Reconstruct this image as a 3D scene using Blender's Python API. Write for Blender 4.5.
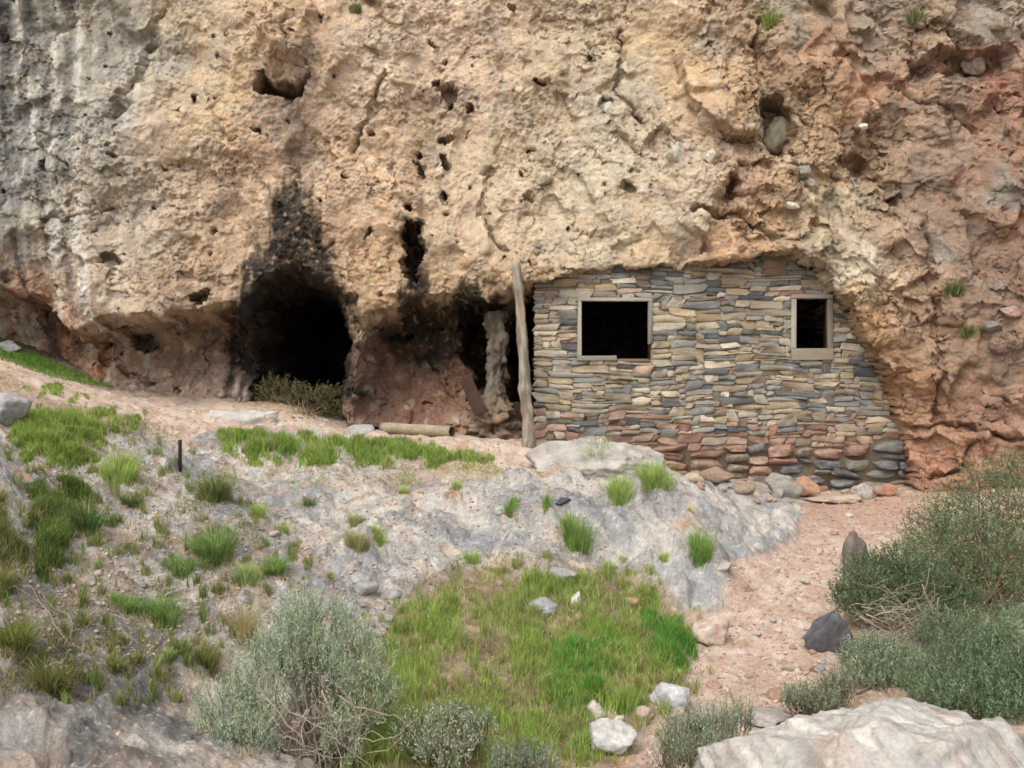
import bpy, math, random
import numpy as np

# ------------------------------------------------------------------ camera, world, sun, exposure
for o in list(bpy.data.objects):
    bpy.data.objects.remove(o)
S = bpy.context.scene
COL = S.collection
F = 1098.0                                   # focal length in pixels at 1024 px width
cam_d = bpy.data.cameras.new('camera')
cam_d.sensor_width = 36.0
cam_d.lens = F / 1024.0 * 36.0
cam_d.clip_start = 0.05
cam_d.clip_end = 2000
cam = bpy.data.objects.new('camera', cam_d)
COL.objects.link(cam)
cam.location = (0, 0, 0)
cam.rotation_euler = (math.radians(90), 0, 0)
S.camera = cam

SUN_EL, SUN_AZ = math.radians(52), math.radians(205)      # azimuth clockwise from +Y (sun behind the camera, a little left)
W = bpy.data.worlds.new('World')
S.world = W
W.use_nodes = True
wn = W.node_tree.nodes
wl = W.node_tree.links
wn.clear()
sky = wn.new('ShaderNodeTexSky')
sky.sky_type = 'NISHITA'
sky.sun_disc = False
sky.sun_elevation = SUN_EL
sky.sun_rotation = SUN_AZ
sky.dust_density = 4.0
sky.ozone_density = 0.6
hsv = wn.new('ShaderNodeHueSaturation')
hsv.inputs['Saturation'].default_value = 0.30              # overcast: the sky is almost white
bg = wn.new('ShaderNodeBackground')
bg.inputs['Strength'].default_value = 0.15
wo = wn.new('ShaderNodeOutputWorld')
wl.new(sky.outputs[0], hsv.inputs['Color'])
wl.new(hsv.outputs[0], bg.inputs['Color'])
wl.new(bg.outputs[0], wo.inputs['Surface'])

sd_ = bpy.data.lights.new('sun', 'SUN')
sd_.energy = 1.25
sd_.angle = math.radians(60)
sd_.color = (1.0, 0.95, 0.86)
sun = bpy.data.objects.new('sun', sd_)
COL.objects.link(sun)
from mathutils import Vector
sv = Vector((math.sin(SUN_AZ) * math.cos(SUN_EL), math.cos(SUN_AZ) * math.cos(SUN_EL), math.sin(SUN_EL)))
sun.rotation_euler = (-sv).to_track_quat('-Z', 'Y').to_euler()

S.view_settings.view_transform = 'Standard'
S.view_settings.look = 'None'
S.view_settings.gamma = 1.0
S.view_settings.exposure = 0.45
S.view_settings.use_curve_mapping = False
S.render.engine = 'CYCLES'
S.cycles.max_bounces = 5
S.cycles.diffuse_bounces = 3
S.cycles.glossy_bounces = 1
S.cycles.transmission_bounces = 2
S.cycles.use_denoising = True
S.cycles.filter_width = 1.6

# ------------------------------------------------------------------ numpy helpers
rng = np.random.default_rng(7)
random.seed(7)


def lin(c):
    c = np.asarray(c, float) / 255.0
    return np.where(c <= 0.04045, c / 12.92, ((c + 0.055) / 1.055) ** 2.4)


def dull(c, k):
    """pull a colour towards its own grey"""
    g = (c * np.array([0.3, 0.55, 0.15])).sum(-1, keepdims=True)
    return c * (1 - k) + g * k


def ss(x):
    x = np.clip(x, 0, 1)
    return x * x * (3 - 2 * x)


def hsh(ix, iy, seed):
    h = (ix.astype(np.int64) * 374761393 + iy.astype(np.int64) * 668265263 + seed * 974711) & 0xffffffff
    h = ((h ^ (h >> 13)) * 1274126177) & 0xffffffff
    h = ((h ^ (h >> 16)) * 2246822519) & 0xffffffff
    return (h ^ (h >> 15)) & 0xffffff


def rnd(ix, iy, seed):
    return hsh(ix, iy, seed) / float(0xffffff)


def perlin(x, y, seed=0):
    x0 = np.floor(x); y0 = np.floor(y)
    fx = x - x0; fy = y - y0
    ix = x0.astype(np.int64); iy = y0.astype(np.int64)
    u = fx * fx * fx * (fx * (fx * 6 - 15) + 10)
    v = fy * fy * fy * (fy * (fy * 6 - 15) + 10)

    def g(dx, dy):
        a = rnd(ix + dx, iy + dy, seed) * (2 * math.pi)
        return np.cos(a) * (fx - dx) + np.sin(a) * (fy - dy)
    a = g(0, 0); b = g(1, 0); c = g(0, 1); d = g(1, 1)
    return ((a + (b - a) * u) * (1 - v) + (c + (d - c) * u) * v) * 1.5


def fbm(x, y, seed=0, octv=4, gain=0.5, lac=2.03):
    r = 0; a = 1.0
    for i in range(octv):
        r = r + a * perlin(x, y, seed + i * 17)
        x = x * lac + 3.1; y = y * lac + 1.7
        a *= gain
    return r


def ridged(x, y, seed=0, octv=3, gain=0.5):
    r = 0; a = 1.0
    for i in range(octv):
        r = r + a * (1 - 2.2 * np.abs(perlin(x, y, seed + i * 13)))
        x = x * 2.07 + 1.3; y = y * 2.07 + 4.1
        a *= gain
    return r


def facet(x, y, seed=0, tilt=0.7, jit=0.9, soft=0):
    """angular broken-rock relief: every Voronoi cell is a tilted facet"""
    ix = np.floor(x).astype(np.int64); iy = np.floor(y).astype(np.int64)
    best = np.full(np.shape(x), 9.0); out = np.zeros(np.shape(x)); cid = np.zeros(np.shape(x)); acc = 0; ws = 1e-9
    for dx in (-1, 0, 1):
        for dy in (-1, 0, 1):
            cx = ix + dx; cy = iy + dy
            px = cx + 0.5 + jit * (rnd(cx, cy, seed) - 0.5)
            py = cy + 0.5 + jit * (rnd(cx, cy, seed + 1) - 0.5)
            vx = x - px; vy = y - py
            d = vx * vx + vy * vy
            a = rnd(cx, cy, seed + 2)
            val = (a - 0.5) + tilt * 2 * ((rnd(cx, cy, seed + 3) - 0.5) * vx + (rnd(cx, cy, seed + 4) - 0.5) * vy)
            if soft:
                w = np.exp(-soft * d); acc = acc + w * val; ws = ws + w
            m = d < best
            best = np.where(m, d, best); out = np.where(m, val, out)
            cid = np.where(m, a, cid)
    return (acc / ws if soft else out), cid


def poly_sd(px, py, poly):
    """signed distance to a polygon, positive inside"""
    poly = np.asarray(poly, float)
    n = len(poly)
    dmin = np.full(np.shape(px), 1e9)
    inside = np.zeros(np.shape(px), bool)
    for i in range(n):
        ax, ay = poly[i]; bx, by = poly[(i + 1) % n]
        ex, ey = bx - ax, by - ay
        t = np.clip(((px - ax) * ex + (py - ay) * ey) / (ex * ex + ey * ey + 1e-9), 0, 1)
        d = (px - ax - t * ex) ** 2 + (py - ay - t * ey) ** 2
        dmin = np.minimum(dmin, d)
        if ay != by:
            c = ((ay > py) != (by > py)) & (px < (bx - ax) * (py - ay) / (by - ay) + ax)
            inside ^= c
    d = np.sqrt(dmin)
    return np.where(inside, d, -d)


class RBF:
    """thin-plate spline through scattered points"""
    def __init__(self, P, v, lam=1e-3):
        P = np.asarray(P, float); v = np.asarray(v, float)
        self.P = P
        n = len(P)
        r2 = ((P[:, None] - P[None]) ** 2).sum(2)
        K = 0.5 * r2 * np.log(r2 + 1e-9) + lam * np.eye(n) * n
        A = np.zeros((n + 3, n + 3))
        A[:n, :n] = K
        A[:n, n] = 1; A[:n, n + 1:] = P
        A[n, :n] = 1; A[n + 1:, :n] = P.T
        b = np.zeros(n + 3); b[:n] = v
        self.w = np.linalg.solve(A, b)

    def __call__(self, x, y):
        n = len(self.P)
        r = self.w[n] + self.w[n + 1] * x + self.w[n + 2] * y
        for i in range(n):
            r2 = (x - self.P[i, 0]) ** 2 + (y - self.P[i, 1]) ** 2
            r = r + self.w[i] * 0.5 * r2 * np.log(r2 + 1e-9)
        return r


def blend_colours(px, py, pts, power=3.0, soft=18.0):
    acc = np.zeros(np.shape(px) + (3,)); ws = np.zeros(np.shape(px))
    for (x, y, c) in pts:
        w = 1.0 / ((px - x) ** 2 + (py - y) ** 2 + soft * soft) ** (power / 2)
        ws += w
        acc += w[..., None] * lin(c)
    return acc / ws[..., None]


def mix(a, b, t):
    t = np.clip(t, 0, 1)
    if np.ndim(t) == np.ndim(a) - 1:
        t = t[..., None]
    return a * (1 - t) + b * t


# ------------------------------------------------------------------ mesh and object helpers
def mesh_np(name, V, quads=None, tris=None, col=None, mat=None, smooth=False):
    me = bpy.data.meshes.new(name)
    V = np.asarray(V, np.float32)
    q = np.zeros((0, 4), np.int32) if quads is None else np.asarray(quads, np.int32)
    t = np.zeros((0, 3), np.int32) if tris is None else np.asarray(tris, np.int32)
    me.vertices.add(len(V))
    me.vertices.foreach_set('co', V.ravel())
    nl = q.size + t.size
    me.loops.add(nl)
    me.loops.foreach_set('vertex_index', np.concatenate([q.ravel(), t.ravel()]))
    me.polygons.add(len(q) + len(t))
    st = np.concatenate([np.arange(len(q)) * 4, q.size + np.arange(len(t)) * 3]).astype(np.int32)
    me.polygons.foreach_set('loop_start', st)
    if smooth:
        me.polygons.foreach_set('use_smooth', np.ones(len(q) + len(t), bool))
    me.update(calc_edges=True)
    if col is not None:
        a = me.color_attributes.new('Col', 'FLOAT_COLOR', 'POINT')
        c = np.ones((len(V), 4), np.float32)
        c[:, :3] = col
        a.data.foreach_set('color', c.ravel())
    me.validate()
    if mat is not None:
        me.materials.append(mat)
    return me


def link(name, me, parent=None, loc=None):
    o = bpy.data.objects.new(name, me)
    COL.objects.link(o)
    if parent is not None:
        o.parent = parent
    if loc is not None:
        o.location = loc
    return o


def tag(o, label=None, cat=None, group=None, kind=None):
    if label: o['label'] = label
    if cat: o['category'] = cat
    if group: o['group'] = group
    if kind: o['kind'] = kind
    return o


def thing(name, label, cat, loc, group=None):
    o = bpy.data.objects.new(name, None)
    o.empty_display_size = 0.1
    COL.objects.link(o)
    o.location = loc
    return tag(o, label, cat, group)


# ------------------------------------------------------------------ materials
def new_mat(name):
    m = bpy.data.materials.new(name)
    m.use_nodes = True
    nt = m.node_tree
    nt.nodes.clear()
    out = nt.nodes.new('ShaderNodeOutputMaterial')
    b = nt.nodes.new('ShaderNodeBsdfPrincipled')
    b.inputs['Specular IOR Level'].default_value = 0.25
    nt.links.new(b.outputs[0], out.inputs['Surface'])
    return m, nt, b, out


def mineral_mat(name, coord='Position', fine=40.0, var=0.35, speck=0.25, bump=0.5, dist=0.012, rough=0.95, stretch=(1, 1, 1), hue=0.12):
    """attribute colour varied by layered noise, with fine grain bump"""
    m, nt, b, out = new_mat(name)
    N = nt.nodes; L = nt.links
    at = N.new('ShaderNodeAttribute'); at.attribute_name = 'Col'
    if coord == 'Position':
        g = N.new('ShaderNodeNewGeometry'); src = g.outputs['Position']
    else:
        g = N.new('ShaderNodeTexCoord'); src = g.outputs['Object']
    mp = N.new('ShaderNodeMapping'); mp.inputs['Scale'].default_value = stretch
    L.new(src, mp.inputs['Vector'])

    def noise(sc, det, rgh=0.6):
        n = N.new('ShaderNodeTexNoise')
        n.inputs['Scale'].default_value = sc
        n.inputs['Detail'].default_value = det
        n.inputs['Roughness'].default_value = rgh
        L.new(mp.outputs[0], n.inputs['Vector'])
        return n
    n1 = noise(fine * 0.12, 6, 0.65)
    n2 = noise(fine, 5, 0.7)
    r1 = N.new('ShaderNodeMapRange')
    r1.inputs['From Min'].default_value = 0.3; r1.inputs['From Max'].default_value = 0.7
    r1.inputs['To Min'].default_value = 1 - var; r1.inputs['To Max'].default_value = 1 + var
    L.new(n1.outputs['Fac'], r1.inputs['Value'])
    r2 = N.new('ShaderNodeMapRange')
    r2.inputs['From Min'].default_value = 0.3; r2.inputs['From Max'].default_value = 0.7
    r2.inputs['To Min'].default_value = 1 - speck; r2.inputs['To Max'].default_value = 1 + speck
    L.new(n2.outputs['Fac'], r2.inputs['Value'])
    mu = N.new('ShaderNodeMath'); mu.operation = 'MULTIPLY'
    L.new(r1.outputs[0], mu.inputs[0]); L.new(r2.outputs[0], mu.inputs[1])
    vm = N.new('ShaderNodeVectorMath'); vm.operation = 'SCALE'
    L.new(at.outputs['Color'], vm.inputs[0]); L.new(mu.outputs[0], vm.inputs['Scale'])
    # small hue drift
    hs = N.new('ShaderNodeHueSaturation')
    n3 = noise(fine * 0.3, 3)
    r3 = N.new('ShaderNodeMapRange')
    r3.inputs['From Min'].default_value = 0.3; r3.inputs['From Max'].default_value = 0.7
    r3.inputs['To Min'].default_value = 1 - hue * 2.2; r3.inputs['To Max'].default_value = 1 + hue * 2.2
    L.new(n3.outputs['Fac'], r3.inputs['Value'])
    L.new(r3.outputs[0], hs.inputs['Saturation'])
    L.new(vm.outputs[0], hs.inputs['Color'])
    L.new(hs.outputs[0], b.inputs['Base Color'])
    b.inputs['Roughness'].default_value = rough
    bp = N.new('ShaderNodeBump')
    bp.inputs['Strength'].default_value = bump
    bp.inputs['Distance'].default_value = dist
    ad = N.new('ShaderNodeMath'); ad.operation = 'ADD'
    n4 = noise(fine * 0.45, 8, 0.7)
    L.new(n4.outputs['Fac'], ad.inputs[0]); L.new(n2.outputs['Fac'], ad.inputs[1])
    L.new(ad.outputs[0], bp.inputs['Height'])
    L.new(bp.outputs[0], b.inputs['Normal'])
    return m


def leaf_mat(name, rough=0.6, trans=0.35):
    m, nt, b, out = new_mat(name)
    N = nt.nodes; L = nt.links
    at = N.new('ShaderNodeAttribute'); at.attribute_name = 'Col'
    g = N.new('ShaderNodeNewGeometry')
    n = N.new('ShaderNodeTexNoise'); n.inputs['Scale'].default_value = 9.0; n.inputs['Detail'].default_value = 4
    L.new(g.outputs['Position'], n.inputs['Vector'])
    r = N.new('ShaderNodeMapRange')
    r.inputs['From Min'].default_value = 0.3; r.inputs['From Max'].default_value = 0.7
    r.inputs['To Min'].default_value = 0.75; r.inputs['To Max'].default_value = 1.25
    L.new(n.outputs['Fac'], r.inputs['Value'])
    vm = N.new('ShaderNodeVectorMath'); vm.operation = 'SCALE'
    L.new(at.outputs['Color'], vm.inputs[0]); L.new(r.outputs[0], vm.inputs['Scale'])
    L.new(vm.outputs[0], b.inputs['Base Color'])
    b.inputs['Roughness'].default_value = rough
    tr = N.new('ShaderNodeBsdfTranslucent')
    L.new(vm.outputs[0], tr.inputs['Color'])
    mx = N.new('ShaderNodeMixShader'); mx.inputs[0].default_value = trans
    L.new(b.outputs[0], mx.inputs[1]); L.new(tr.outputs[0], mx.inputs[2])
    L.new(mx.outputs[0], out.inputs['Surface'])
    return m


M_CLIFF = mineral_mat('cliff_rock', fine=42, var=0.24, speck=0.28, bump=0.8, dist=0.012, hue=0.10)
M_GROUND = mineral_mat('ground_rock', fine=60, var=0.30, speck=0.30, bump=1.0, dist=0.018, hue=0.16)
M_GRAVEL = mineral_mat('path_gravel', fine=75, var=0.14, speck=0.30, bump=0.9, dist=0.010, hue=0.16)
M_STONE = mineral_mat('loose_stone', coord='Object', fine=45, var=0.22, speck=0.2, bump=0.7, dist=0.010)
M_WALLST = mineral_mat('wall_stone', fine=48, var=0.32, speck=0.26, bump=0.9, dist=0.008, stretch=(0.4, 1, 2.0))
M_WOOD = mineral_mat('weathered_wood', coord='Object', fine=26, var=0.24, speck=0.18, bump=0.6, dist=0.006, stretch=(3, 3, 0.28), hue=0.1)
M_WOODH = mineral_mat('weathered_board', coord='Object', fine=26, var=0.22, speck=0.18, bump=0.6, dist=0.004, stretch=(0.28, 3, 3), hue=0.1)
M_TWIG = mineral_mat('dry_twig', fine=50, var=0.25, speck=0.2, bump=0.3, dist=0.003)
M_RUST = mineral_mat('rusty_metal', coord='Object', fine=30, var=0.3, speck=0.25, bump=0.4, dist=0.003, rough=0.8)
M_GRASS = leaf_mat('grass_blade', 0.55, 0.50)
M_LEAF = leaf_mat('shrub_leaf', 0.7, 0.30)

# ------------------------------------------------------------------ ground: control points (x px, y px, metres from the camera)
GC = [
    # foot of the cliff
    (-150, 322, 17.6), (0, 343, 17.5), (60, 366, 17.3), (110, 386, 17.2), (180, 398, 17.0), (240, 403, 16.8), (300, 408, 16.5),
    (350, 426, 16.6), (420, 434, 16.6), (480, 438, 16.4), (520, 441, 16.0), (600, 452, 15.5), (660, 466, 15.3), (700, 478, 15.3),
    (780, 496, 15.3), (880, 497, 15.3), (940, 497, 15.0), (1024, 487, 14.7), (1120, 480, 14.5),
    # terrace in front of the caves
    (-100, 352, 15.9), (0, 366, 15.9), (60, 382, 15.8), (130, 402, 15.7), (200, 415, 15.6), (250, 425, 15.5), (330, 440, 15.3),
    (420, 448, 15.1), (490, 457, 14.9), (250, 455, 14.4), (400, 468, 14.3),
    # rock slope
    (-80, 410, 11.5), (0, 420, 12.0), (90, 440, 12.6), (180, 466, 13.1), (300, 485, 13.4), (420, 486, 13.5), (520, 478, 13.9),
    (600, 492, 13.4), (700, 482, 14.2), (780, 508, 14.2), (795, 540, 13.4),
    (0, 520, 9.4), (100, 520, 10.4), (200, 530, 11.0), (300, 540, 11.5), (400, 540, 11.9), (500, 545, 12.0), (600, 550, 12.0),
    (700, 545, 12.0), (650, 606, 11.35), (722, 606, 11.35), (690, 575, 11.75), (640, 570, 11.8), (732, 575, 12.0),
    # path
    (850, 520, 14.2), (800, 570, 12.4), (870, 580, 11.9), (760, 620, 10.8), (720, 680, 9.4), (700, 740, 8.2),
    # lower slope and hollow
    (0, 640, 7.2), (100, 640, 8.0), (200, 640, 8.8), (300, 620, 9.7), (400, 608, 10.3), (500, 580, 11.1), (570, 580, 11.1),
    (0, 768, 5.6), (100, 768, 6.0), (250, 768, 6.6), (400, 768, 7.0), (520, 768, 7.2), (650, 768, 7.4), (600, 680, 9.0),
    (450, 680, 8.8), (300, 700, 7.8), (900, 660, 9.8), (1024, 640, 9.9), (1024, 560, 12.0), (960, 520, 13.6), (850, 700, 8.7),
    (1000, 740, 7.6), (850, 768, 7.0), (1150, 640, 9.5), (-120, 600, 7.2),
]
GX = [((x - 512) / F * d, d, (384 - y) / F * d) for x, y, d in GC]
GX += [(-3.2, 18.5, -0.42), (-3.2, 20.5, -0.45), (3, 18, -1.15), (3, 20.5, -1.15), (0, 19.5, -0.8), (-8, 20, 0.8), (-13, 18, 1.9), (-13, 10, 0.3),
       (7, 19, -1.3), (12, 15, -0.8), (12, 9, -1.6), (0, 0, -1.65), (0, 3.5, -2.15), (-4, 0, -1.3), (4, 0, -1.8), (-5, 4, -1.3), (5, 4, -2.1),
       (0, -8, -1.0), (-10, -8, 0.0), (10, -8, -0.6), (-16, 4, 2.0), (18, 4, 0.0), (-20, 18, 3.5), (20, 18, 0.5), (0, -16, 1.0)]
GX = np.array(GX)
ground_base = RBF(GX[:, :2], GX[:, 2], 2e-4)

RED_PATH = [(805, 498), (870, 500), (925, 497), (945, 520), (900, 548), (858, 566), (838, 600), (835, 650), (850, 690), (800, 712), (735, 735),
            (660, 768), (640, 768), (650, 730), (690, 700), (695, 660), (688, 620), (725, 606), (730, 566), (770, 556), (802, 535)]
PALE_PATH = [(-120, 345), (0, 357), (40, 372), (110, 391), (180, 401), (240, 406), (350, 428), (430, 436), (535, 444), (540, 462), (500, 480), (470, 474),
             (400, 440), (300, 430), (225, 428), (170, 440), (120, 415), (60, 398), (0, 372), (-120, 362)]
LEDGE = [(520, 470), (560, 440), (640, 435), (690, 466), (760, 488), (803, 508), (797, 545), (760, 560), (728, 562), (725, 607),
         (660, 606), (620, 582), (560, 566), (480, 570), (440, 590), (390, 602), (340, 602), (335, 520), (440, 482)]
MEADOW = [(372, 650), (400, 610), (440, 585), (480, 568), (560, 574), (600, 566), (640, 572), (690, 630), (694, 665), (680, 690), (650, 700),
          (640, 735), (590, 768), (340, 790), (340, 700)]


def ground_masks(X, Y, Z):
    d = np.maximum(Y, 2.5)
    px = 512 + F * X / d; py = 384 - F * Z / d
    wx = px + 7 * fbm(X * 1.7, Y * 1.7, 50, 3); wy = py + 5 * fbm(X * 1.7, Y * 1.7, 60, 3)
    red = ss(poly_sd(wx, wy, RED_PATH) / 14 + 0.5)
    pale = ss(poly_sd(wx, wy, PALE_PATH) / 10 + 0.5)
    ledge = ss(poly_sd(wx, wy, LEDGE) / 22 + 0.5)
    mead = ss(poly_sd(wx, wy, MEADOW) / 26 + 0.5)
    left = ss((470 - wx) / 120) * ss((wy - 400) / 50) * (1 - mead)
    return px, py, red, pale, ledge, mead, left


def ground_z(X, Y, full=False):
    Z = ground_base(X, Y)
    px, py, red, pale, ledge, mead, left = ground_masks(X, Y, Z)
    path = np.maximum(red, pale)
    rock = np.clip(np.maximum(ledge, 0.75 * left), 0, 1) * (1 - path)
    wx = X + 0.25 * fbm(X * 1.1, Y * 1.1, 5, 3); wy = Y + 0.25 * fbm(X * 1.1, Y * 1.1, 8, 3)
    f1, c1 = facet(wx * 1.5, wy * 1.3, 11, 0.8, soft=13)
    f2, c2 = facet(wx * 4.2, wy * 3.6, 21, 0.8, soft=22)
    f3, c3 = facet(wx * 11, wy * 10, 31, 0.8)
    b = 0.06 * fbm(X * 0.6, Y * 0.6, 41, 3) + 0.022 * fbm(X * 4, Y * 4, 42, 4) + 0.010 * fbm(X * 14, Y * 14, 44, 2)
    pits = ss((fbm(X * 5, Y * 5, 49, 2) - 0.55) / 0.25)
    r = -0.05 * pits + 0.20 * f1 + 0.050 * f2 + 0.013 * f3 + 0.045 * ridged(wx * 1.3, wy * 1.3, 43, 2) + 0.022 * fbm(X * 6, Y * 6, 47, 3) + 0.007 * fbm(X * 26, Y * 26, 48, 2)
    Zn = Z + b + rock * r + path * 0.010 * facet(X * 14, Y * 14, 46)[0]
    # a hollow clod relief in the grass
    Zn = Zn + mead * 0.05 * fbm(X * 3, Y * 3, 45, 3)
    if full:
        return Zn, px, py, red, pale, ledge, mead, left, rock, f1, c1, c2, c3
    return Zn


# grid in (u, depth): x = u * max(depth, 3)
uu = np.concatenate([np.linspace(-5, -0.56, 60)[:-1], np.arange(-0.56, 0.56, 0.00135), np.linspace(0.56, 5, 60)])
dd = np.concatenate([np.linspace(-16, 4.6, 60)[:-1], np.exp(np.arange(math.log(4.6), math.log(17.8), 0.0023)), np.linspace(17.85, 22, 40)])
DD, UU = np.meshgrid(dd, uu, indexing='ij')
gX = UU * np.maximum(DD, 3.0)
gY = DD.copy()
gZ, px, py, red, pale, ledge, mead, left, rock, f1, c1, c2, c3 = ground_z(gX, gY, True)
# colours
n1 = fbm(gX * 0.9, gY * 0.9, 70, 4); n2 = fbm(gX * 3.5, gY * 3.5, 71, 4); n3 = fbm(gX * 11, gY * 11, 72, 3)
soil = mix(lin((158, 138, 116)) * np.ones(gX.shape + (3,)), lin((176, 146, 116)), ss(n2 * 0.7 + 0.5))
soil = mix(soil, lin((150, 148, 146)), ss(n1 + 0.3) * 0.5)
rk = mix(lin((178, 173, 165)) * np.ones(gX.shape + (3,)), lin((142, 143, 145)), ss(n1 * 1.4 + 0.45))
rk = mix(rk, lin((190, 178, 162)), ss(n2 * 1.4 - 0.2) * 0.8)
rk = mix(rk, lin((182, 150, 126)), ss(n3 * 0.8 + n2 * 0.8 - 0.35) * 0.6)
rk = mix(rk, lin((118, 118, 122)), (c2 > 0.75) * 0.35)
rk = mix(rk, lin((148, 150, 153)), ss(1.3 - np.hypot((px - 685) / 50, (py - 578) / 32)) * 0.8)
rk = mix(rk, lin((176, 136, 92)), ss(fbm(gX * 2.2, gY * 2.2, 79, 3) * 2 - 1.0) * 0.7)
lf = mix(rk, lin((142, 124, 106)), ss(n2 * 1.3 + 0.25) * 0.6)
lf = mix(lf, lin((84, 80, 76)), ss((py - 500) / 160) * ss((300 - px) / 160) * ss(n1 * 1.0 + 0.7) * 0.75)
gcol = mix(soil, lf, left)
gcol = mix(gcol, rk, ledge)
msoil = mix(lin((120, 104, 72)) * np.ones(gX.shape + (3,)), lin((150, 132, 104)), ss(n2 + 0.4))
gcol = mix(gcol, msoil, mead * 0.9)
pathc = mix(lin((186, 150, 124)) * np.ones(gX.shape + (3,)), lin((202, 176, 154)), ss(n2 * 0.8 + 0.35))
pathc = mix(pathc, lin((176, 128, 98)), ss((560 - py) / 60) * ss((px - 600) / 60) * 0.75)
pathc = mix(pathc, lin((150, 112, 90)), ss(n3 * 1.2 - 0.3) * 0.5)
palec = mix(lin((194, 176, 158)) * np.ones(gX.shape + (3,)), lin((184, 152, 128)), ss(n2 * 0.8 + 0.4))
pathc = dull(pathc, 0.22) * 0.88
gcol = mix(gcol, pathc, red)
palec = palec * 0.92
gcol = mix(gcol, palec, pale)
# cabin and cave floors: ground turns dark brown behind the cliff foot
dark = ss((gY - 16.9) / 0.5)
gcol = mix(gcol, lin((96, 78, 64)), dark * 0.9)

spk = fbm(gX * 24, gY * 24, 73, 3); n4 = fbm(gX * 7, gY * 5, 74, 4)
nat = (1 - 0.8 * mead) * (1 - 0.6 * np.maximum(red, pale))
gcol = mix(gcol, lin((108, 92, 76)), ss(n4 * 1.6 - 0.4) * 0.45 * nat)
gcol = mix(gcol, lin((206, 198, 186)), ss(spk * 1.6 - 0.5) * 0.55 * nat)
gcol = mix(gcol, lin((96, 82, 70)), ss(-spk * 1.6 - 0.55) * 0.5 * nat)
gcol = mix(gcol, lin((196, 172, 154)), ss(fbm(gX * 1.3, gY * 1.3, 75, 4) * 1.4 - 0.05) * 0.45 * nat * (1 - 0.7 * ledge))
gcol = dull(gcol, 0.12) * 1.14
nr, nc = gX.shape
V = np.stack([gX, gY, gZ], -1).reshape(-1, 3)
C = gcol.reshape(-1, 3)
idx = np.arange(nr * nc).reshape(nr, nc)
Q = np.stack([idx[:-1, :-1], idx[:-1, 1:], idx[1:, 1:], idx[1:, :-1]], -1).reshape(-1, 4)
pm = (np.maximum(red, pale) > 0.5).ravel()
isp = pm[Q].sum(1) >= 2


def submesh(name, Qs, mat):
    used = np.unique(Qs)
    remap = np.zeros(len(V), np.int64); remap[used] = np.arange(len(used))
    return mesh_np(name, V[used], quads=remap[Qs], col=C[used], mat=mat, smooth=True)


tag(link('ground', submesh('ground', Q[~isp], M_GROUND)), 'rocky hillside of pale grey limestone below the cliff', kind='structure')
tag(link('path', submesh('path', Q[isp], M_GRAVEL)), 'pinkish gravel footpath climbing to the stone wall and the cave', kind='structure')

# lookups on the finished ground
gPY = 384 - F * gZ / np.maximum(gY, 0.1)
r0 = int(np.searchsorted(dd, 4.65))
gPYm = np.minimum.accumulate(gPY[r0:], axis=0)


def gz(X, Y):
    X = np.atleast_1d(np.asarray(X, float)); Y = np.atleast_1d(np.asarray(Y, float))
    fi = np.clip(np.interp(Y, dd, np.arange(nr)), 0, nr - 1.001)
    fj = np.clip(np.interp(X / np.maximum(Y, 3.0), uu, np.arange(nc)), 0, nc - 1.001)
    i = fi.astype(int); j = fj.astype(int); a = fi - i; b = fj - j
    return (gZ[i, j] * (1 - a) * (1 - b) + gZ[i + 1, j] * a * (1 - b) + gZ[i, j + 1] * (1 - a) * b + gZ[i + 1, j + 1] * a * b)


def at(pxs, pys):
    """points of the ground seen at the given places of the photograph"""
    pxs = np.atleast_1d(np.asarray(pxs, float)); pys = np.atleast_1d(np.asarray(pys, float))
    out = np.zeros((len(pxs), 3))
    for s in range(0, len(pxs), 20000):
        p = pxs[s:s + 20000]; q = pys[s:s + 20000]
        u = (p - 512) / F
        j = np.clip(np.round(np.interp(u, uu, np.arange(nc))).astype(int), 0, nc - 1)
        prof = gPYm[:, j]
        k = (prof <= q[None]).argmax(0)
        d = dd[r0 + k]
        out[s:s + 20000] = np.stack([u * d, d, gz(u * d, d)], -1)
    return out


def at1(x, y):
    return at([x], [y])[0]


def P(x, y, d):
    return np.array([(x - 512) / F * d, d, (384 - y) / F * d])


# ------------------------------------------------------------------ cliff
CC = [
    (0, 0, 17.3), (0, 150, 16.8), (0, 280, 16.3), (150, 0, 17.0), (150, 150, 16.5), (150, 300, 16.0), (280, 0, 16.6), (290, 50, 16.3), (300, 150, 16.4),
    (230, 230, 16.2), (350, 200, 16.2), (350, 290, 16.0), (450, 0, 16.9), (450, 150, 16.4), (450, 280, 15.9), (600, 0, 17.0), (600, 150, 16.4),
    (540, 270, 15.72), (600, 255, 15.72), (720, 0, 16.8), (720, 120, 16.15), (720, 250, 15.70), (790, 245, 15.62), (830, 0, 17.0), (830, 150, 16.3), (835, 265, 15.5), (852, 320, 15.55), (880, 370, 15.55),
    (902, 440, 15.5), (908, 490, 15.5), (950, 380, 15.15), (950, 460, 15.1), (1000, 0, 17.2), (1000, 120, 16.4), (1000, 250, 15.6), (1000, 400, 14.9), (1000, 500, 14.5), (1150, 0, 17.0), (1150, 300, 15.0),
    (1150, 500, 14.0), (-200, 0, 17.2), (-200, 300, 16.4), (150, 400, 16.25), (450, 430, 16.3), (0, 400, 16.7), (300, 430, 16.1),
    (600, 450, 15.7), (750, 500, 15.6), (-200, 420, 16.8), (500, 600, 15.8), (1000, 600, 14.4), (0, 550, 16.8),
]
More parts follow.
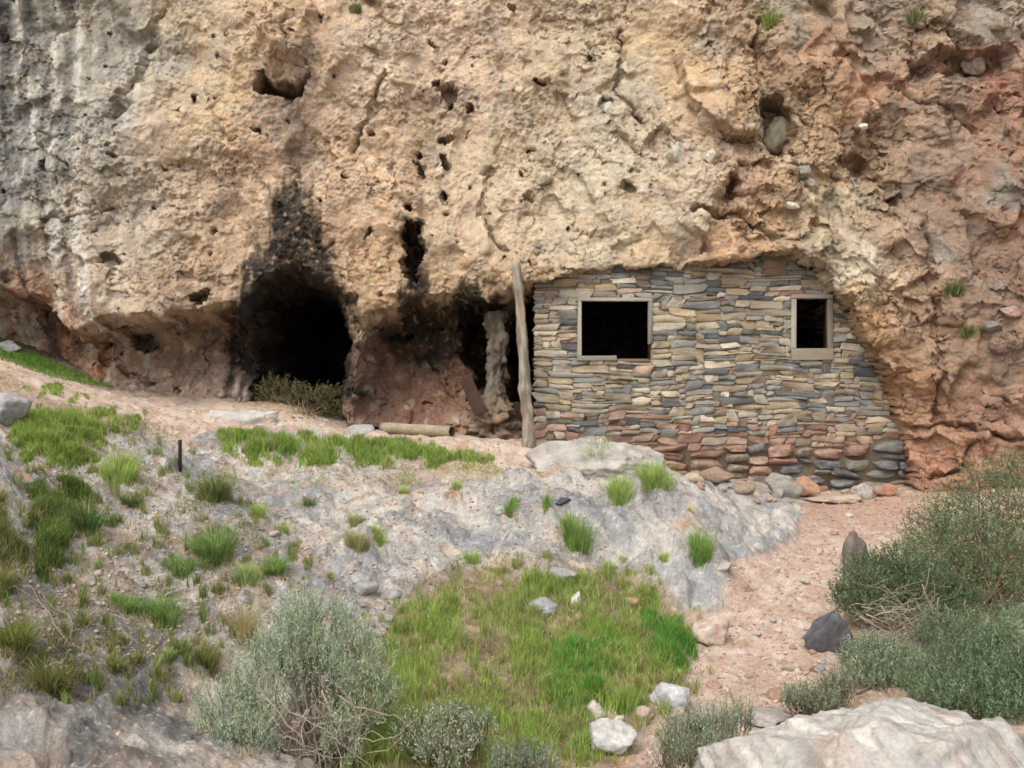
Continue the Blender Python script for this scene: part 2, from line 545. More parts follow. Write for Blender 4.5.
CX = np.array([((x - 512) / F * d, (384 - y) / F * d, d) for x, y, d in CC] +
              [(-16, 0, 16), (-16, 8, 16.5), (16, 0, 14), (16, 8, 16), (-24, 3, 13), (24, 3, 11), (0, 9, 18.0), (0, 13, 19.5), (-10, 12, 19), (10, 12, 19)])
cliff_base = RBF(CX[:, :2], CX[:, 2], 1e-4)
CAB = [(506, 470), (504, 330), (516, 300), (537, 279), (600, 267), (700, 263), (790, 251), (826, 268), (846, 300), (866, 335), (898, 395), (912, 440), (918, 480), (918, 600), (500, 600)]
OVER_L = [(-400, 262), (-100, 275), (0, 286), (35, 291), (52, 312), (68, 330), (84, 327), (112, 316), (150, 311), (205, 308), (238, 296), (262, 420), (-400, 430)]
CAVE = [(228, 420), (226, 330), (238, 296), (262, 272), (295, 264), (330, 275), (350, 300), (357, 340), (349, 400), (349, 470), (228, 470)]
OVER_R = [(352, 318), (400, 296), (440, 290), (480, 294), (512, 280), (540, 284), (540, 470), (346, 470)]


def cliff_y(X, Z, full=False):
    Yb = cliff_base(X, Z)
    px = 512 + F * X / Yb; py = 384 - F * Z / Yb
    wx = px + 7 * fbm(X * 2.2, Z * 2.2, 101, 4); wy = py + 6 * fbm(X * 2.2, Z * 2.2, 105, 4)
    blocky = np.clip(0.30 + 0.8 * ss((px - 640) / 160) + 0.3 * ss((130 - px) / 150), 0, 1.05)
    ax = X + 0.22 * fbm(X * 1.3, Z * 1.3, 111, 3); az = Z + 0.22 * fbm(X * 1.3, Z * 1.3, 115, 3)
    f0, k0 = facet(ax * 0.75, az * 0.6, 121, 0.8, soft=16)
    f1, k1 = facet(ax * 1.9 + az * 0.3, az * 1.6, 131, 0.9, soft=14)
    bx = X + 0.05 * fbm(X * 3, Z * 3, 113, 3); bz = Z + 0.05 * fbm(X * 3, Z * 3, 117, 3)
    f2, k2 = facet(bx * 3.6 + bz * 0.9, bz * 4.4, 141, 0.95)
    f3, k3 = facet(bx * 8.5 - bz * 1.5, bz * 10, 151, 1.0)
    f4, k4 = facet(X * 19 + Z * 4, Z * 22, 156, 1.0)
    vr = 0.35 + 0.85 * ss(fbm(X * 0.7 + 3, Z * 0.8, 167, 4) * 1.3 + 0.5)
    dsp = 0.30 * fbm(X * 0.55, Z * 0.5, 161, 3) + blocky * (0.30 * f0 + 0.17 * f1) + 0.09 * f1 + vr * ((0.030 + 0.05 * blocky) * f2 + (0.022 + 0.014 * blocky) * f3 + 0.019 * f4)
    rgh = 0.45 + 0.75 * ss(fbm(X * 0.9, Z * 0.9, 170, 3) + 0.45)
    dsp = dsp - 0.030 * ridged(ax * 1.2, az * 0.9, 171, 2) + rgh * (0.028 * fbm(X * 5, Z * 5, 175, 3) + 0.018 * fbm(X * 12, Z * 10, 178, 3, 0.6) + 0.009 * fbm(X * 26, Z * 26, 181, 2))
    # long drip flutes on the left of the wall
    fl = ss((230 - px) / 180)
    dsp = dsp + fl * 0.11 * fbm(X * 3.0 + Z * 0.7, Z * 0.55, 185, 3)
    # solution pits
    pit = fbm(X * 5.5, Z * 5.0, 191, 2)
    dsp = dsp + 0.16 * ss((pit - 0.80) / 0.2) * ss((700 - px) / 150)
    D = np.zeros_like(X)

    def carve(poly, depth, soft, a=wx, b=wy):
        sd = poly_sd(a, b, poly)
        return depth * ss(sd / soft), sd
    c, sdl = carve(OVER_L, 1.4, 17, px + 0.6 * (wx - px), py + 0.6 * (wy - py))
    D = np.maximum(D, c * (0.38 + 0.62 * ss((412 - py) / 75)))
    c, sdr = carve(OVER_R, 1.5, 34)
    D = np.maximum(D, c * (0.30 + 0.70 * ss((440 - py) / 85)))
    c, s_ = carve([(448, 300), (500, 292), (512, 310), (505, 400), (470, 400), (455, 350)], 1.0, 16)
    D = D + c
    c, sdc = carve(CAVE, 5.2, 46, px + 0.5 * (wx - px), py + 0.5 * (wy - py))
    D = np.maximum(D, c)
    c, sdi = carve(CAB, 4.2, 11, px + 0.45 * (wx - px), py + 0.35 * (wy - py))
    D = np.maximum(D, c)
    c, _ = carve([(401, 224), (423, 224), (424, 262), (418, 283), (408, 281), (404, 250)], 0.9, 5); D = D + c
    c, _ = carve([(247, 92), (250, 74), (260, 66), (272, 80), (290, 84), (310, 76), (308, 95), (288, 104), (268, 97)], 0.75, 6); D = D + c
    c, _ = carve([(256, 60), (250, 30), (262, 2), (310, -10), (326, 20), (322, 60), (312, 80), (290, 70), (276, 72)], -0.36, 22); D = D + c
    # ochre slab standing proud, with the hollow beside it
    c, _ = carve([(672, 52), (712, 40), (757, 66), (757, 142), (722, 146), (700, 132), (680, 110)], -0.42, 7, px + 0.5 * (wx - px), py + 0.5 * (wy - py)); D = D + c
    c, _ = carve([(758, 88), (782, 92), (800, 112), (800, 165), (764, 165)], 0.55, 10); D = D + c
    c, _ = carve([(898, 62), (960, 45), (1012, 50), (1030, 78), (985, 88), (905, 84)], 0.40, 10); D = D + c
    c, _ = carve([(822, 162), (836, 148), (872, 152), (900, 196), (892, 206), (850, 170)], 0.25, 7); D = D + c
    c, _ = carve([(720, 178), (733, 176), (736, 200), (724, 206)], 0.35, 5); D = D + c
    for (hx, hy, rx, ry, dp) in HOLES:
        q = ((wx - hx) / rx) ** 2 + ((wy - hy) / ry) ** 2
        D = D + dp * ss((1.25 - q) / 0.7)
    # cracks
    for (poly, w, dp) in CRACKS:
        dmin = np.full(np.shape(X), 1e9)
        for (x0, y0), (x1, y1) in zip(poly[:-1], poly[1:]):
            ex, ey = x1 - x0, y1 - y0
            t = np.clip(((wx - x0) * ex + (wy - y0) * ey) / (ex * ex + ey * ey), 0, 1)
            dmin = np.minimum(dmin, np.hypot(wx - x0 - t * ex, wy - y0 - t * ey))
        D = D + dp * ss((w - dmin) / w)
    # orange buttress bulge beside the cabin, white nose at its top
    D = D - 0.22 * np.exp(-(((px - 850) / 26) ** 2 + ((py - 268) / 16) ** 2))
    inn = ss(np.maximum(sdi, 0) / 20)
    Y = Yb + D + dsp * (1 - 0.6 * inn)
    if full:
        return Y, px, py, wx, wy, sdl, sdr, sdc, sdi, k1, k2, k3
    return Y


HOLES = [(447, 92, 8, 11, 0.4), (446, 104, 4, 8, 0.35), (448, 137, 8, 4, 0.35), (421, 157, 4, 4, 0.3), (418, 168, 3, 5, 0.3), (441, 163, 6, 6, 0.35), (442, 195, 5, 7, 0.35),
         (430, 44, 7, 4, 0.3), (439, 79, 4, 4, 0.3), (467, 105, 4, 4, 0.25), (510, 10, 4, 3, 0.25), (541, 83, 5, 3, 0.25), (591, 57, 3, 3, 0.2), (531, 199, 5, 4, 0.2),
         (409, 212, 5, 5, 0.3), (370, 230, 4, 4, 0.25), (110, 262, 8, 6, 0.25), (114, 340, 10, 8, 0.5), (200, 298, 8, 7, 0.4), (660, 140, 13, 12, 0.30), (895, 200, 10, 9, 0.35),
         (470, 312, 9, 14, 0.4), (387, 330, 14, 9, 0.35), (160, 166, 3, 3, 0.2), (42, 165, 3, 7, 0.25), (120, 160, 4, 3, 0.2), (197, 96, 4, 3, 0.2), (257, 132, 3, 5, 0.25),
         (628, 190, 10, 5, 0.2), (608, 106, 8, 9, 0.18)]
CRACKS = [([(383, 75), (378, 110), (352, 150)], 5, 0.16), ([(118, 120), (135, 80), (155, 10)], 7, 0.22), ([(485, 170), (484, 215), (508, 250)], 5, 0.14),
          ([(620, 25), (622, 90), (640, 120)], 5, 0.16), ([(48, 225), (90, 212), (112, 205)], 4, 0.12), ([(865, 60), (905, 95), (960, 120), (1010, 170)], 6, 0.14),
          ([(920, 210), (935, 300), (940, 420)], 7, 0.16), ([(905, 430), (960, 428), (1030, 440)], 6, 0.20), ([(685, 215), (735, 212), (770, 240)], 6, 0.2),
          ([(355, 300), (352, 360), (345, 420)], 7, 0.25), ([(760, 20), (758, 60)], 6, 0.25), ([(975, 440), (965, 470), (930, 480)], 6, 0.2), ([(70, 330), (82, 360), (130, 385)], 5, 0.2)]

STEP = 0.0150
xs = np.concatenate([np.linspace(-26, -8.4, 60)[:-1], np.arange(-8.4, 8.4, STEP), np.linspace(8.4, 26, 60)])
zs = np.concatenate([np.linspace(-3.2, -2.0, 12)[:-1], np.arange(-2.0, 6.25, STEP), np.linspace(6.26, 14, 60)])
cX, cZ = np.meshgrid(xs, zs)
cY, px, py, wx, wy, sdl, sdr, sdc, sdi, k1, k2, k3 = cliff_y(cX, cZ, True)
CPT = [
    (0, 20, (104, 102, 96)), (20, 100, (98, 96, 92)), (10, 180, (112, 112, 108)), (15, 240, (128, 122, 110)), (60, 20, (138, 132, 116)), (80, 90, (160, 152, 134)), (60, 140, (150, 146, 134)),
    (60, 220, (164, 152, 132)), (120, 40, (132, 126, 112)), (110, 110, (140, 134, 124)), (130, 200, (168, 152, 130)), (60, 290, (178, 158, 132)), (130, 280, (176, 154, 124)),
    (160, 60, (172, 158, 130)), (180, 140, (178, 154, 126)), (215, 40, (182, 156, 116)), (222, 90, (184, 152, 100)), (205, 130, (182, 150, 104)), (200, 220, (178, 148, 112)), (200, 280, (172, 140, 100)),
    (300, 30, (184, 148, 108)), (290, 120, (152, 128, 108)), (250, 160, (180, 144, 108)), (330, 110, (190, 160, 124)), (330, 180, (186, 152, 116)), (370, 60, (196, 170, 136)), (370, 140, (190, 154, 112)), (380, 220, (190, 152, 112)),
    (380, 280, (184, 146, 100)), (440, 30, (190, 160, 128)), (450, 90, (188, 158, 126)), (460, 160, (186, 160, 124)), (470, 230, (182, 156, 120)), (470, 275, (184, 150, 106)), (530, 30, (182, 154, 120)), (540, 100, (176, 152, 118)),
    (540, 190, (184, 162, 126)), (540, 250, (178, 154, 120)), (610, 40, (176, 156, 124)), (600, 110, (172, 158, 130)), (610, 180, (180, 166, 136)), (600, 230, (180, 162, 128)), (660, 40, (184, 152, 104)),
    (700, 80, (188, 152, 98)), (735, 100, (182, 142, 94)), (720, 30, (170, 138, 100)), (670, 160, (178, 158, 132)), (690, 210, (190, 168, 136)), (650, 240, (188, 158, 116)), (740, 190, (176, 132, 96)), (740, 235, (184, 136, 90)),
    (780, 60, (158, 118, 90)), (830, 50, (176, 116, 80)), (860, 90, (178, 122, 84)), (790, 110, (150, 118, 88)), (830, 120, (178, 136, 92)), (870, 150, (150, 116, 88)), (850, 180, (168, 134, 94)), (820, 215, (176, 148, 108)),
    (870, 220, (156, 124, 96)), (800, 20, (140, 124, 106)), (880, 20, (150, 130, 114)), (930, 40, (152, 122, 98)), (980, 25, (146, 134, 122)), (980, 70, (158, 92, 62)), (940, 120, (140, 112, 94)), (930, 180, (128, 108, 96)),
    (1000, 140, (152, 106, 80)), (990, 200, (150, 104, 80)), (960, 250, (132, 102, 84)), (1010, 270, (140, 100, 80)), (900, 260, (160, 122, 92)), (850, 290, (186, 142, 84)), (848, 268, (210, 192, 170)), (858, 272, (206, 188, 166)), (870, 330, (186, 134, 80)), (890, 390, (178, 124, 78)),
    (930, 330, (146, 108, 82)), (930, 420, (168, 118, 84)), (990, 350, (128, 98, 82)), (1000, 420, (150, 106, 84)), (920, 470, (178, 116, 82)), (980, 470, (172, 112, 82)),
    (20, 330, (176, 120, 78)), (50, 350, (170, 112, 72)), (0, 310, (160, 116, 78)), (110, 335, (128, 106, 84)), (160, 340, (130, 106, 84)), (130, 380, (158, 126, 106)), (190, 380, (166, 138, 118)), (200, 340, (138, 104, 84)), (230, 380, (152, 130, 110)),
    (370, 370, (134, 102, 78)), (400, 400, (140, 96, 74)), (440, 380, (156, 110, 82)), (470, 420, (160, 124, 98)), (360, 420, (138, 100, 82)), (420, 425, (144, 98, 78)), (410, 340, (128, 102, 78)), (430, 310, (170, 134, 92)), (500, 290, (172, 140, 98)),
]
q1 = px + 26 * fbm(cX * 1.2, cZ * 1.2, 201, 4); q2 = py + 26 * fbm(cX * 1.2, cZ * 1.2, 205, 4)
ccol = blend_colours(q1, q2, CPT, 3.2, 16)
m1 = fbm(cX * 1.5, cZ * 1.3, 211, 4); m2 = fbm(cX * 5, cZ * 4.5, 215, 4); m3 = fbm(cX * 2.4 + 7, cZ * 2.4, 219, 4); m4 = fbm(cX * 9, cZ * 9, 223, 3)
ccol = mix(ccol, lin((206, 186, 154)), ss(m2 * 1.3 - 0.25) * 0.55 * ss((900 - px) / 200))
ccol = mix(ccol, lin((170, 124, 88)), ss(m3 * 1.2 - 0.25) * (0.28 + 0.16 * ss((px - 680) / 120)))
ccol = mix(ccol, lin((142, 136, 128)), ss(m1 * 1.3 - 0.2) * (0.35 + 0.4 * ss((px - 860) / 100)) * ss((300 - py) / 60 + 0.4))
ccol = ccol * (1 + 0.30 * (k2 - 0.5) * ss((px - 650) / 120))[..., None] * (1 + 0.16 * (k3 - 0.5))[..., None] * (1 + 0.12 * m4)[..., None]
# mineral water streaks down the left face
st = fbm(cX * 4.5 + cZ * 0.5, cZ * 0.35, 231, 4)
ccol = mix(ccol, lin((72, 72, 70)), ss(st * 1.6 - 0.05) * ss((125 - px) / 90) * 0.72)
ccol = mix(ccol, lin((196, 190, 176)), ss(-st * 1.6 - 0.15) * ss((190 - px) / 90) * 0.6)
# soot of old fires over the cave mouths; hollows coloured near black throughout
sx = px + 9 * fbm(cX * 3, cZ * 3, 241, 4) + 8 * fbm(cX * 6, cZ * 0.8, 243, 4); sy = py + 9 * fbm(cX * 3, cZ * 3, 245, 4) + 9 * fbm(cX * 7, cZ * 0.9, 247, 3)


def soot(poly, soft, amt):
    return ss(poly_sd(sx, sy, poly) / soft + 0.5) * amt


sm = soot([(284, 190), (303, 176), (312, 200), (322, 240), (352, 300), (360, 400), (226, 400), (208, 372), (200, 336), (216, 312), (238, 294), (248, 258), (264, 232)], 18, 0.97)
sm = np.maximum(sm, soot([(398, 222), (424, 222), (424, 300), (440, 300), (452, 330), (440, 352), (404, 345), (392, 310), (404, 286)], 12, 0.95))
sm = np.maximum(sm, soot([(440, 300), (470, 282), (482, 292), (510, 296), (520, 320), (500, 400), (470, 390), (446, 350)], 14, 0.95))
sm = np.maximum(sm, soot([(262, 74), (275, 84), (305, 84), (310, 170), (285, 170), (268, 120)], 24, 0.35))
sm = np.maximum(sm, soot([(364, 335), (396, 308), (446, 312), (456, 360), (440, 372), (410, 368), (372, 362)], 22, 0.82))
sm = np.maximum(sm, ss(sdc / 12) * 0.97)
sm = np.maximum(sm, ss(sdi / 14) * 0.95)  # near-black colour over the whole cabin hollow, like the cave above
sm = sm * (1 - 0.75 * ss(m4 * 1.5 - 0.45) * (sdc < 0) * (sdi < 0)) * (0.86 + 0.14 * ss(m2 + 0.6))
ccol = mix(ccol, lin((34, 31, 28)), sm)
ccol = dull(ccol, 0.22 + 0.0 * px[..., None])
ccol = mix(ccol, ccol * np.array([0.985, 1.0, 0.88]), ss((px - 690) / 110))
ccol = dull(ccol, 0.07 + 0.12 * ss((px - 640) / 160)[..., None]) * 1.04
nr2, nc2 = cX.shape
steep = ss((np.hypot(np.gradient(cY, axis=0), np.gradient(cY, axis=1)) / STEP - 0.9) / 1.5)
inner = np.abs(cX) < 8.3
steep = np.where(inner & (cZ > -1.95) & (cZ < 6.2), steep, 0)
cX2 = cX + steep * (0.07 * fbm(cY * 3.5, cZ * 3.5, 251, 3) + 0.03 * facet(cY * 6, cZ * 6, 255)[0])
cZ2 = cZ + steep * (0.07 * fbm(cY * 3.5, cX * 3.5, 261, 3) + 0.03 * facet(cY * 6, cX * 6, 265)[0])
Vc = np.stack([cX2, cY, cZ2], -1).reshape(-1, 3)
idx = np.arange(nr2 * nc2).reshape(nr2, nc2)
Qc = np.stack([idx[:-1, :-1], idx[:-1, 1:], idx[1:, 1:], idx[1:, :-1]], -1).reshape(-1, 4)
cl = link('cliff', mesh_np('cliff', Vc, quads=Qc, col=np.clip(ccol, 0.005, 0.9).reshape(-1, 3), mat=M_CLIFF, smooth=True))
tag(cl, 'tall ochre and grey limestone cliff with two cave mouths', kind='structure')


def cy(X, Z):
    X = np.atleast_1d(np.asarray(X, float)); Z = np.atleast_1d(np.asarray(Z, float))
    fi = np.clip(np.interp(Z, zs, np.arange(nr2)), 0, nr2 - 1.001).astype(int)
    fj = np.clip(np.interp(X, xs, np.arange(nc2)), 0, nc2 - 1.001).astype(int)
    return cY[fi, fj]


def at_cliff(x, y):
    d = np.arange(13.5, 21, 0.01)
    X = (x - 512) / F * d; Z = (384 - y) / F * d
    k = (cy(X, Z) <= d).argmax()
    return np.array([X[k], d[k], Z[k]])


# ------------------------------------------------------------------ loose rock builder
_ico = {}


def ico(sub):
    if sub not in _ico:
        import bmesh
        bm = bmesh.new()
        bmesh.ops.create_icosphere(bm, subdivisions=sub, radius=1)
        v = np.array([x.co[:] for x in bm.verts]); f = np.array([[y.index for y in x.verts] for x in bm.faces])
        bm.free()
        _ico[sub] = (v / np.linalg.norm(v, axis=1)[:, None], f)
    return _ico[sub]


def rock_verts(sx_, sy_, sz_, seed, sub=4, planes=16, round_=0.12, nz=0.05, pmin=0.55):
    """a broken stone: a sphere cut by random planes, then roughened"""
    r = np.random.default_rng(seed)
    n, f = ico(sub)
    pn = r.normal(size=(planes, 3)); pn /= np.linalg.norm(pn, axis=1)[:, None]
    pd = r.uniform(pmin, 1.0, planes)
    dots = np.maximum(n @ pn.T, 1e-3)
    rad = np.minimum((pd[None] / dots), 3.0)
    k = 7.0 / round_
    rr = -np.log(np.exp(-k * rad).sum(1) + math.exp(-k * 1.15)) / k
    v = n * rr[:, None]
    o = r.uniform(0, 50)
    nn = fbm(v[:, 0] * 2.2 + o, v[:, 1] * 2.2 + v[:, 2] * 1.7, seed % 97, 4) + fbm(v[:, 2] * 4 + o, v[:, 0] * 4 - v[:, 1] * 3, seed % 89, 3) * 0.5
    if sub >= 4:
        nn = nn + 0.9 * facet(v[:, 0] * 2.6 + v[:, 1] * 1.3 + o, v[:, 2] * 2.6 - v[:, 1] * 1.9, seed % 83)[0] + 0.4 * facet(v[:, 0] * 6 + v[:, 1] * 3 + o, v[:, 2] * 6 - v[:, 1] * 4, seed % 79)[0]
    v = v * (1 + nz * nn)[:, None]
    v = v / np.array([np.abs(v[:, 0]).max(), np.abs(v[:, 1]).max(), np.abs(v[:, 2]).max()])
    return v * np.array([sx_, sy_, sz_]), f


def rock_colour(v, base, alt, seed, sc=3.0, amt=0.7, alt2=None):
    s = sc / max(np.abs(v).max(), 0.05)
    a = fbm(v[:, 0] * s + seed, v[:, 2] * s + v[:, 1] * s * 0.8, seed % 71, 4)
    c = mix(lin(base) * np.ones((len(v), 3)), lin(alt), ss(a * 1.1 + 0.35) * amt)
    if alt2 is not None:
        b = fbm(v[:, 0] * s * 1.7 - seed, v[:, 2] * s * 1.7 - v[:, 1] * s, seed % 67, 4)
        c = mix(c, lin(alt2), ss(b * 1.4 - 0.15) * amt)
    return dull(c, 0.2)


def stone(name, loc, size, label, cat, base, alt, seed, rot=(0, 0, 0), group=None, sub=4, planes=16, round_=0.12, nz=0.05, alt2=None, pmin=0.55):
    v, f = rock_verts(size[0] / 2, size[1] / 2, size[2] / 2, seed, sub, planes, round_, nz, pmin)
    from mathutils import Euler
    R = np.array(Euler(rot).to_matrix())
    v = v @ R.T
    o = link(name, mesh_np(name, v, tris=f, col=rock_colour(v, base, alt, seed, alt2=alt2), mat=M_STONE, smooth=(sub >= 4)), loc=tuple(loc))
    return tag(o, label, cat, group)


# ------------------------------------------------------------------ cabin front wall
WY = 15.92


def wX(x): return (x - 512) / F * WY
def wZ(y): return (384 - y) / F * WY


cab = thing('stone_cabin', 'dry stone cabin front walled up under the cliff, two dark windows', 'cabin', (wX(700), WY, wZ(495)))
cab_loc = np.array(cab.location)
x0w, x1w, z0w, z1w = wX(534), wX(926), wZ(512), wZ(244)
CWID, RH = 0.030, 0.036
ncx = int((x1w - x0w) / CWID); nrz = int((z1w - z0w) / RH)
occ = np.zeros((nrz, ncx), bool)
WIN = [(577, 652, 299, 361), (791, 832, 296, 359)]
for (a, b, c, d) in WIN:
    j0 = int(round((wX(a) - x0w) / CWID)); j1 = int(round((wX(b) - x0w) / CWID))
    i0 = int(round((wZ(d) - z0w) / RH)); i1 = int(round((wZ(c) - z0w) / RH))
    occ[i0:i1, j0:j1] = True
r = np.random.default_rng(12)
stones = []


def xx_(j): return 512 + (x0w + j * CWID) / WY * F


for i in range(nrz):
    j = 0
    while j < ncx:
        if occ[i, j]:
            j += 1; continue
        yy = 384 - (z0w + i * RH) / WY * F
        low = yy > 450 and xx_(j) > 640
        if low:
            h = r.choice([2, 3, 4, 5], p=[.08, .30, .37, .25]); w = int(r.integers(10, 22))
        elif yy > 425:
            h = r.choice([1, 2, 3, 4], p=[.15, .45, .3, .1]); w = int(r.integers(4, 14))
        else:
            h = r.choice([1, 2, 3, 4], p=[.26, .46, .22, .06]); w = int(r.choice([4, 7, 9, 12, 16, 22], p=[.10, .20, .24, .22, .15, .09]))
            if h == 1: w = int(w * 1.2) + 1
        w0 = 0
        while w0 < w and j + w0 < ncx and not occ[i, j + w0]:
            w0 += 1
        # avoid slivers
        k = j + w0
        rest = 0
        while k + rest < ncx and not occ[i, k + rest] and rest < 6:
            rest += 1
        if rest < (6 if low else 3): w0 += rest
        h0 = 1
        while h0 < h and i + h0 < nrz and not occ[i + h0, j:j + w0].any():
            h0 += 1
        occ[i:i + h0, j:j + w0] = True
        stones.append((j, i, w0, h0))
        j += w0

GREY = [(152, 152, 148), (134, 136, 136), (120, 122, 124), (162, 157, 146), (142, 139, 130), (100, 104, 108), (150, 146, 136)]
TAN = [(180, 165, 138), (174, 155, 124), (188, 177, 154), (166, 150, 124), (196, 186, 166), (170, 150, 116), (158, 148, 128)]
RED = [(172, 132, 110), (162, 120, 100), (178, 146, 122), (158, 126, 110), (182, 152, 128), (150, 126, 112)]
NU, NV = 9, 6
uu_ = np.array([-1, -1, -0.93, -0.6, 0, 0.6, 0.93, 1, 1.0]); vv_ = np.array([-1, -1, -0.88, 0.88, 1, 1.0])
dep = np.ones((NV, NU)); dep[0, :] = 0; dep[-1, :] = 0; dep[:, 0] = 0; dep[:, -1] = 0
ring = np.zeros((NV, NU)); ring[1, :] = 1; ring[-2, :] = 1; ring[:, 1] = 1; ring[:, -2] = 1
Uq, Vq = np.meshgrid(uu_, vv_)
gi = np.arange(NU * NV).reshape(NV, NU)
GQ = np.stack([gi[:-1, :-1], gi[:-1, 1:], gi[1:, 1:], gi[1:, :-1]], -1).reshape(-1, 4)


def wall_part(sel, name, seed, gap, out_lo, out_hi):
    r = np.random.default_rng(seed)
    VV = []; QQ = []; CCc = []; off = 0
    for (j, i, w, h) in sel:
        cx = x0w + (j + w / 2) * CWID; cz = z0w + (i + h / 2) * RH
        hw = w * CWID / 2 - gap; hh = h * RH / 2 - gap * 0.75
        yy = 384 - cz / WY * F; xx = 512 + cx / WY * F
        # tapered, skewed outline
        tl, tr_ = r.uniform(-.34, .16, 2); sk = r.uniform(-.7, .7) * hh; bow = r.uniform(-.10, .12)
        tb = r.uniform(-.10, .10)
        Ux = Uq * hw * (1 + tb * Vq) + sk * Vq
        Vx = Vq * hh * (1 + np.where(Uq < 0, tl * -Uq, tr_ * Uq)) + bow * hh * (1 - Uq ** 2)
        # rounded corners
        cr = ss((np.abs(Uq) - 0.85) / 0.15)
        Vx = Vx * (1 - 0.04 * cr) + 0.18 * hh * r.uniform(-1, 1) * Uq
        Ux = Ux + r.normal(0, 0.005, Uq.shape); Vx = Vx + r.normal(0, 0.0042, Uq.shape)
        out = r.uniform(out_lo, out_hi)
        tlx, tlz = r.normal(0, 0.05), r.normal(0, 0.16)
        Yx = WY - dep * (out + tlx * Ux + tlz * Vx + r.normal(0, 0.005, Uq.shape)) + dep * ring * 0.004 + (1 - dep) * 0.07
        # wavy courses, and the left edge runs slightly ragged
        X = cx + Ux; Z = cz + Vx
        Z = Z + 0.036 * np.sin(X * 1.9 + 1.0) * ss((1.0 - np.abs(Z)) / 1.2) + 0.012 * np.sin(X * 5.3 + cz * 3)
        VV.append(np.stack([X, Yx, Z], -1).reshape(-1, 3)); QQ.append(GQ + off); off += NU * NV
        t = r.random()
        pr = ss((yy - 405) / 40) * 0.72 + 0.04
        pg = 0.38 + 0.36 * ss((290 - yy) / 22)
        if r.random() < pr: c = RED[r.integers(len(RED))]
        elif r.random() < pg: c = GREY[r.integers(len(GREY))]
        else: c = TAN[r.integers(len(TAN))]
        c = dull(lin(c), 0.28) * r.uniform(0.66, 1.02) * np.array([1.04, 1.0, 0.95])
        CCc.append(np.tile(c, (NU * NV, 1)))
    VV = np.concatenate(VV) - cab_loc
    # backing faces the right way: front (towards -Y)
    link(name, mesh_np(name, VV, quads=np.concatenate(QQ), col=np.concatenate(CCc), mat=M_WALLST, smooth=False), parent=cab)


lowsel = [s for s in stones if 384 - (z0w + s[1] * RH) / WY * F > 450 and xx_(s[0]) > 640]
upsel = [s for s in stones if s not in set(lowsel)]
wall_part(upsel, 'wall', 31, 0.0014, 0.034, 0.056)
acc_f = []
off_f = 0
r = np.random.default_rng(41)
LOWC = [(164, 132, 110), (150, 120, 100), (136, 132, 122), (124, 124, 122), (172, 150, 126), (150, 140, 122), (124, 126, 126), (178, 144, 116), (180, 164, 140), (158, 128, 106)]
fv, ff_, fc = [], [], []
for (j, i, w, h) in lowsel:
    c_ = np.array([x0w + (j + w / 2) * CWID, WY + 0.05, z0w + (i + h / 2) * RH])
    v, f = rock_verts(w * CWID / 2 * r.uniform(1.02, 1.14), 0.19 * r.uniform(.8, 1.1), h * RH / 2 * r.uniform(1.04, 1.20), 3000 + off_f, 4, 10, 0.035, 0.08, 0.5)
    # squarer outline: push towards the box of the stone
    e = np.array([w * CWID / 2 * 1.06, 0.19, h * RH / 2 * 1.10])
    n_ = v / e
    v = np.sign(n_) * np.abs(n_) ** 0.66 * e
    an = r.normal(0, 0.10)
    v = np.stack([v[:, 0] * math.cos(an) - v[:, 2] * math.sin(an), v[:, 1], v[:, 0] * math.sin(an) + v[:, 2] * math.cos(an)], -1)
    fv.append(v + c_ + np.array([0, r.uniform(-.06, .02), 0])); ff_.append(f + off_f); off_f += len(v)
    xq = xx_(j)
    cb = [(170, 128, 106), (160, 118, 98), (150, 134, 116), (178, 146, 122)][r.integers(4)] if r.random() > ss((xq - 720) / 90) * 0.75 else [(138, 136, 130), (126, 128, 128), (158, 150, 136), (112, 114, 116)][r.integers(4)]
    fc.append(rock_colour(v, cb, tuple(int(q * .82) for q in cb), 40 + off_f % 50, alt2=(176, 150, 128)) * r.uniform(.7, 1.05))
link('foundation', mesh_np('foundation', np.concatenate(fv) - cab_loc, tris=np.concatenate(ff_), col=np.concatenate(fc), mat=M_WALLST, smooth=False), parent=cab)


def box_v(x0, x1, y0, y1, z0, z1):
    v = np.array([[x0, y0, z0], [x1, y0, z0], [x1, y1, z0], [x0, y1, z0], [x0, y0, z1], [x1, y0, z1], [x1, y1, z1], [x0, y1, z1]], float)
    q = np.array([[0, 3, 2, 1], [4, 5, 6, 7], [0, 1, 5, 4], [1, 2, 6, 5], [2, 3, 7, 6], [3, 0, 4, 7]])
    return v, q


def boxes(name, lst, col, mat, parent, origin, jit=0.0, seed=1, bevel=0.0):
    r = np.random.default_rng(seed)
    vs = []; qs = []; off = 0
    for b in lst:
        v, q = box_v(*b)
        v = v + r.normal(0, jit, v.shape)
        vs.append(v); qs.append(q + off); off += 8
    v = np.concatenate(vs) - np.array(origin)
    o = link(name, mesh_np(name, v, quads=np.concatenate(qs), col=lin(col) * np.ones((len(v), 3)), mat=mat), parent=parent)
    if bevel:
        m = o.modifiers.new('bevel', 'BEVEL'); m.width = bevel; m.segments = 2
    return o


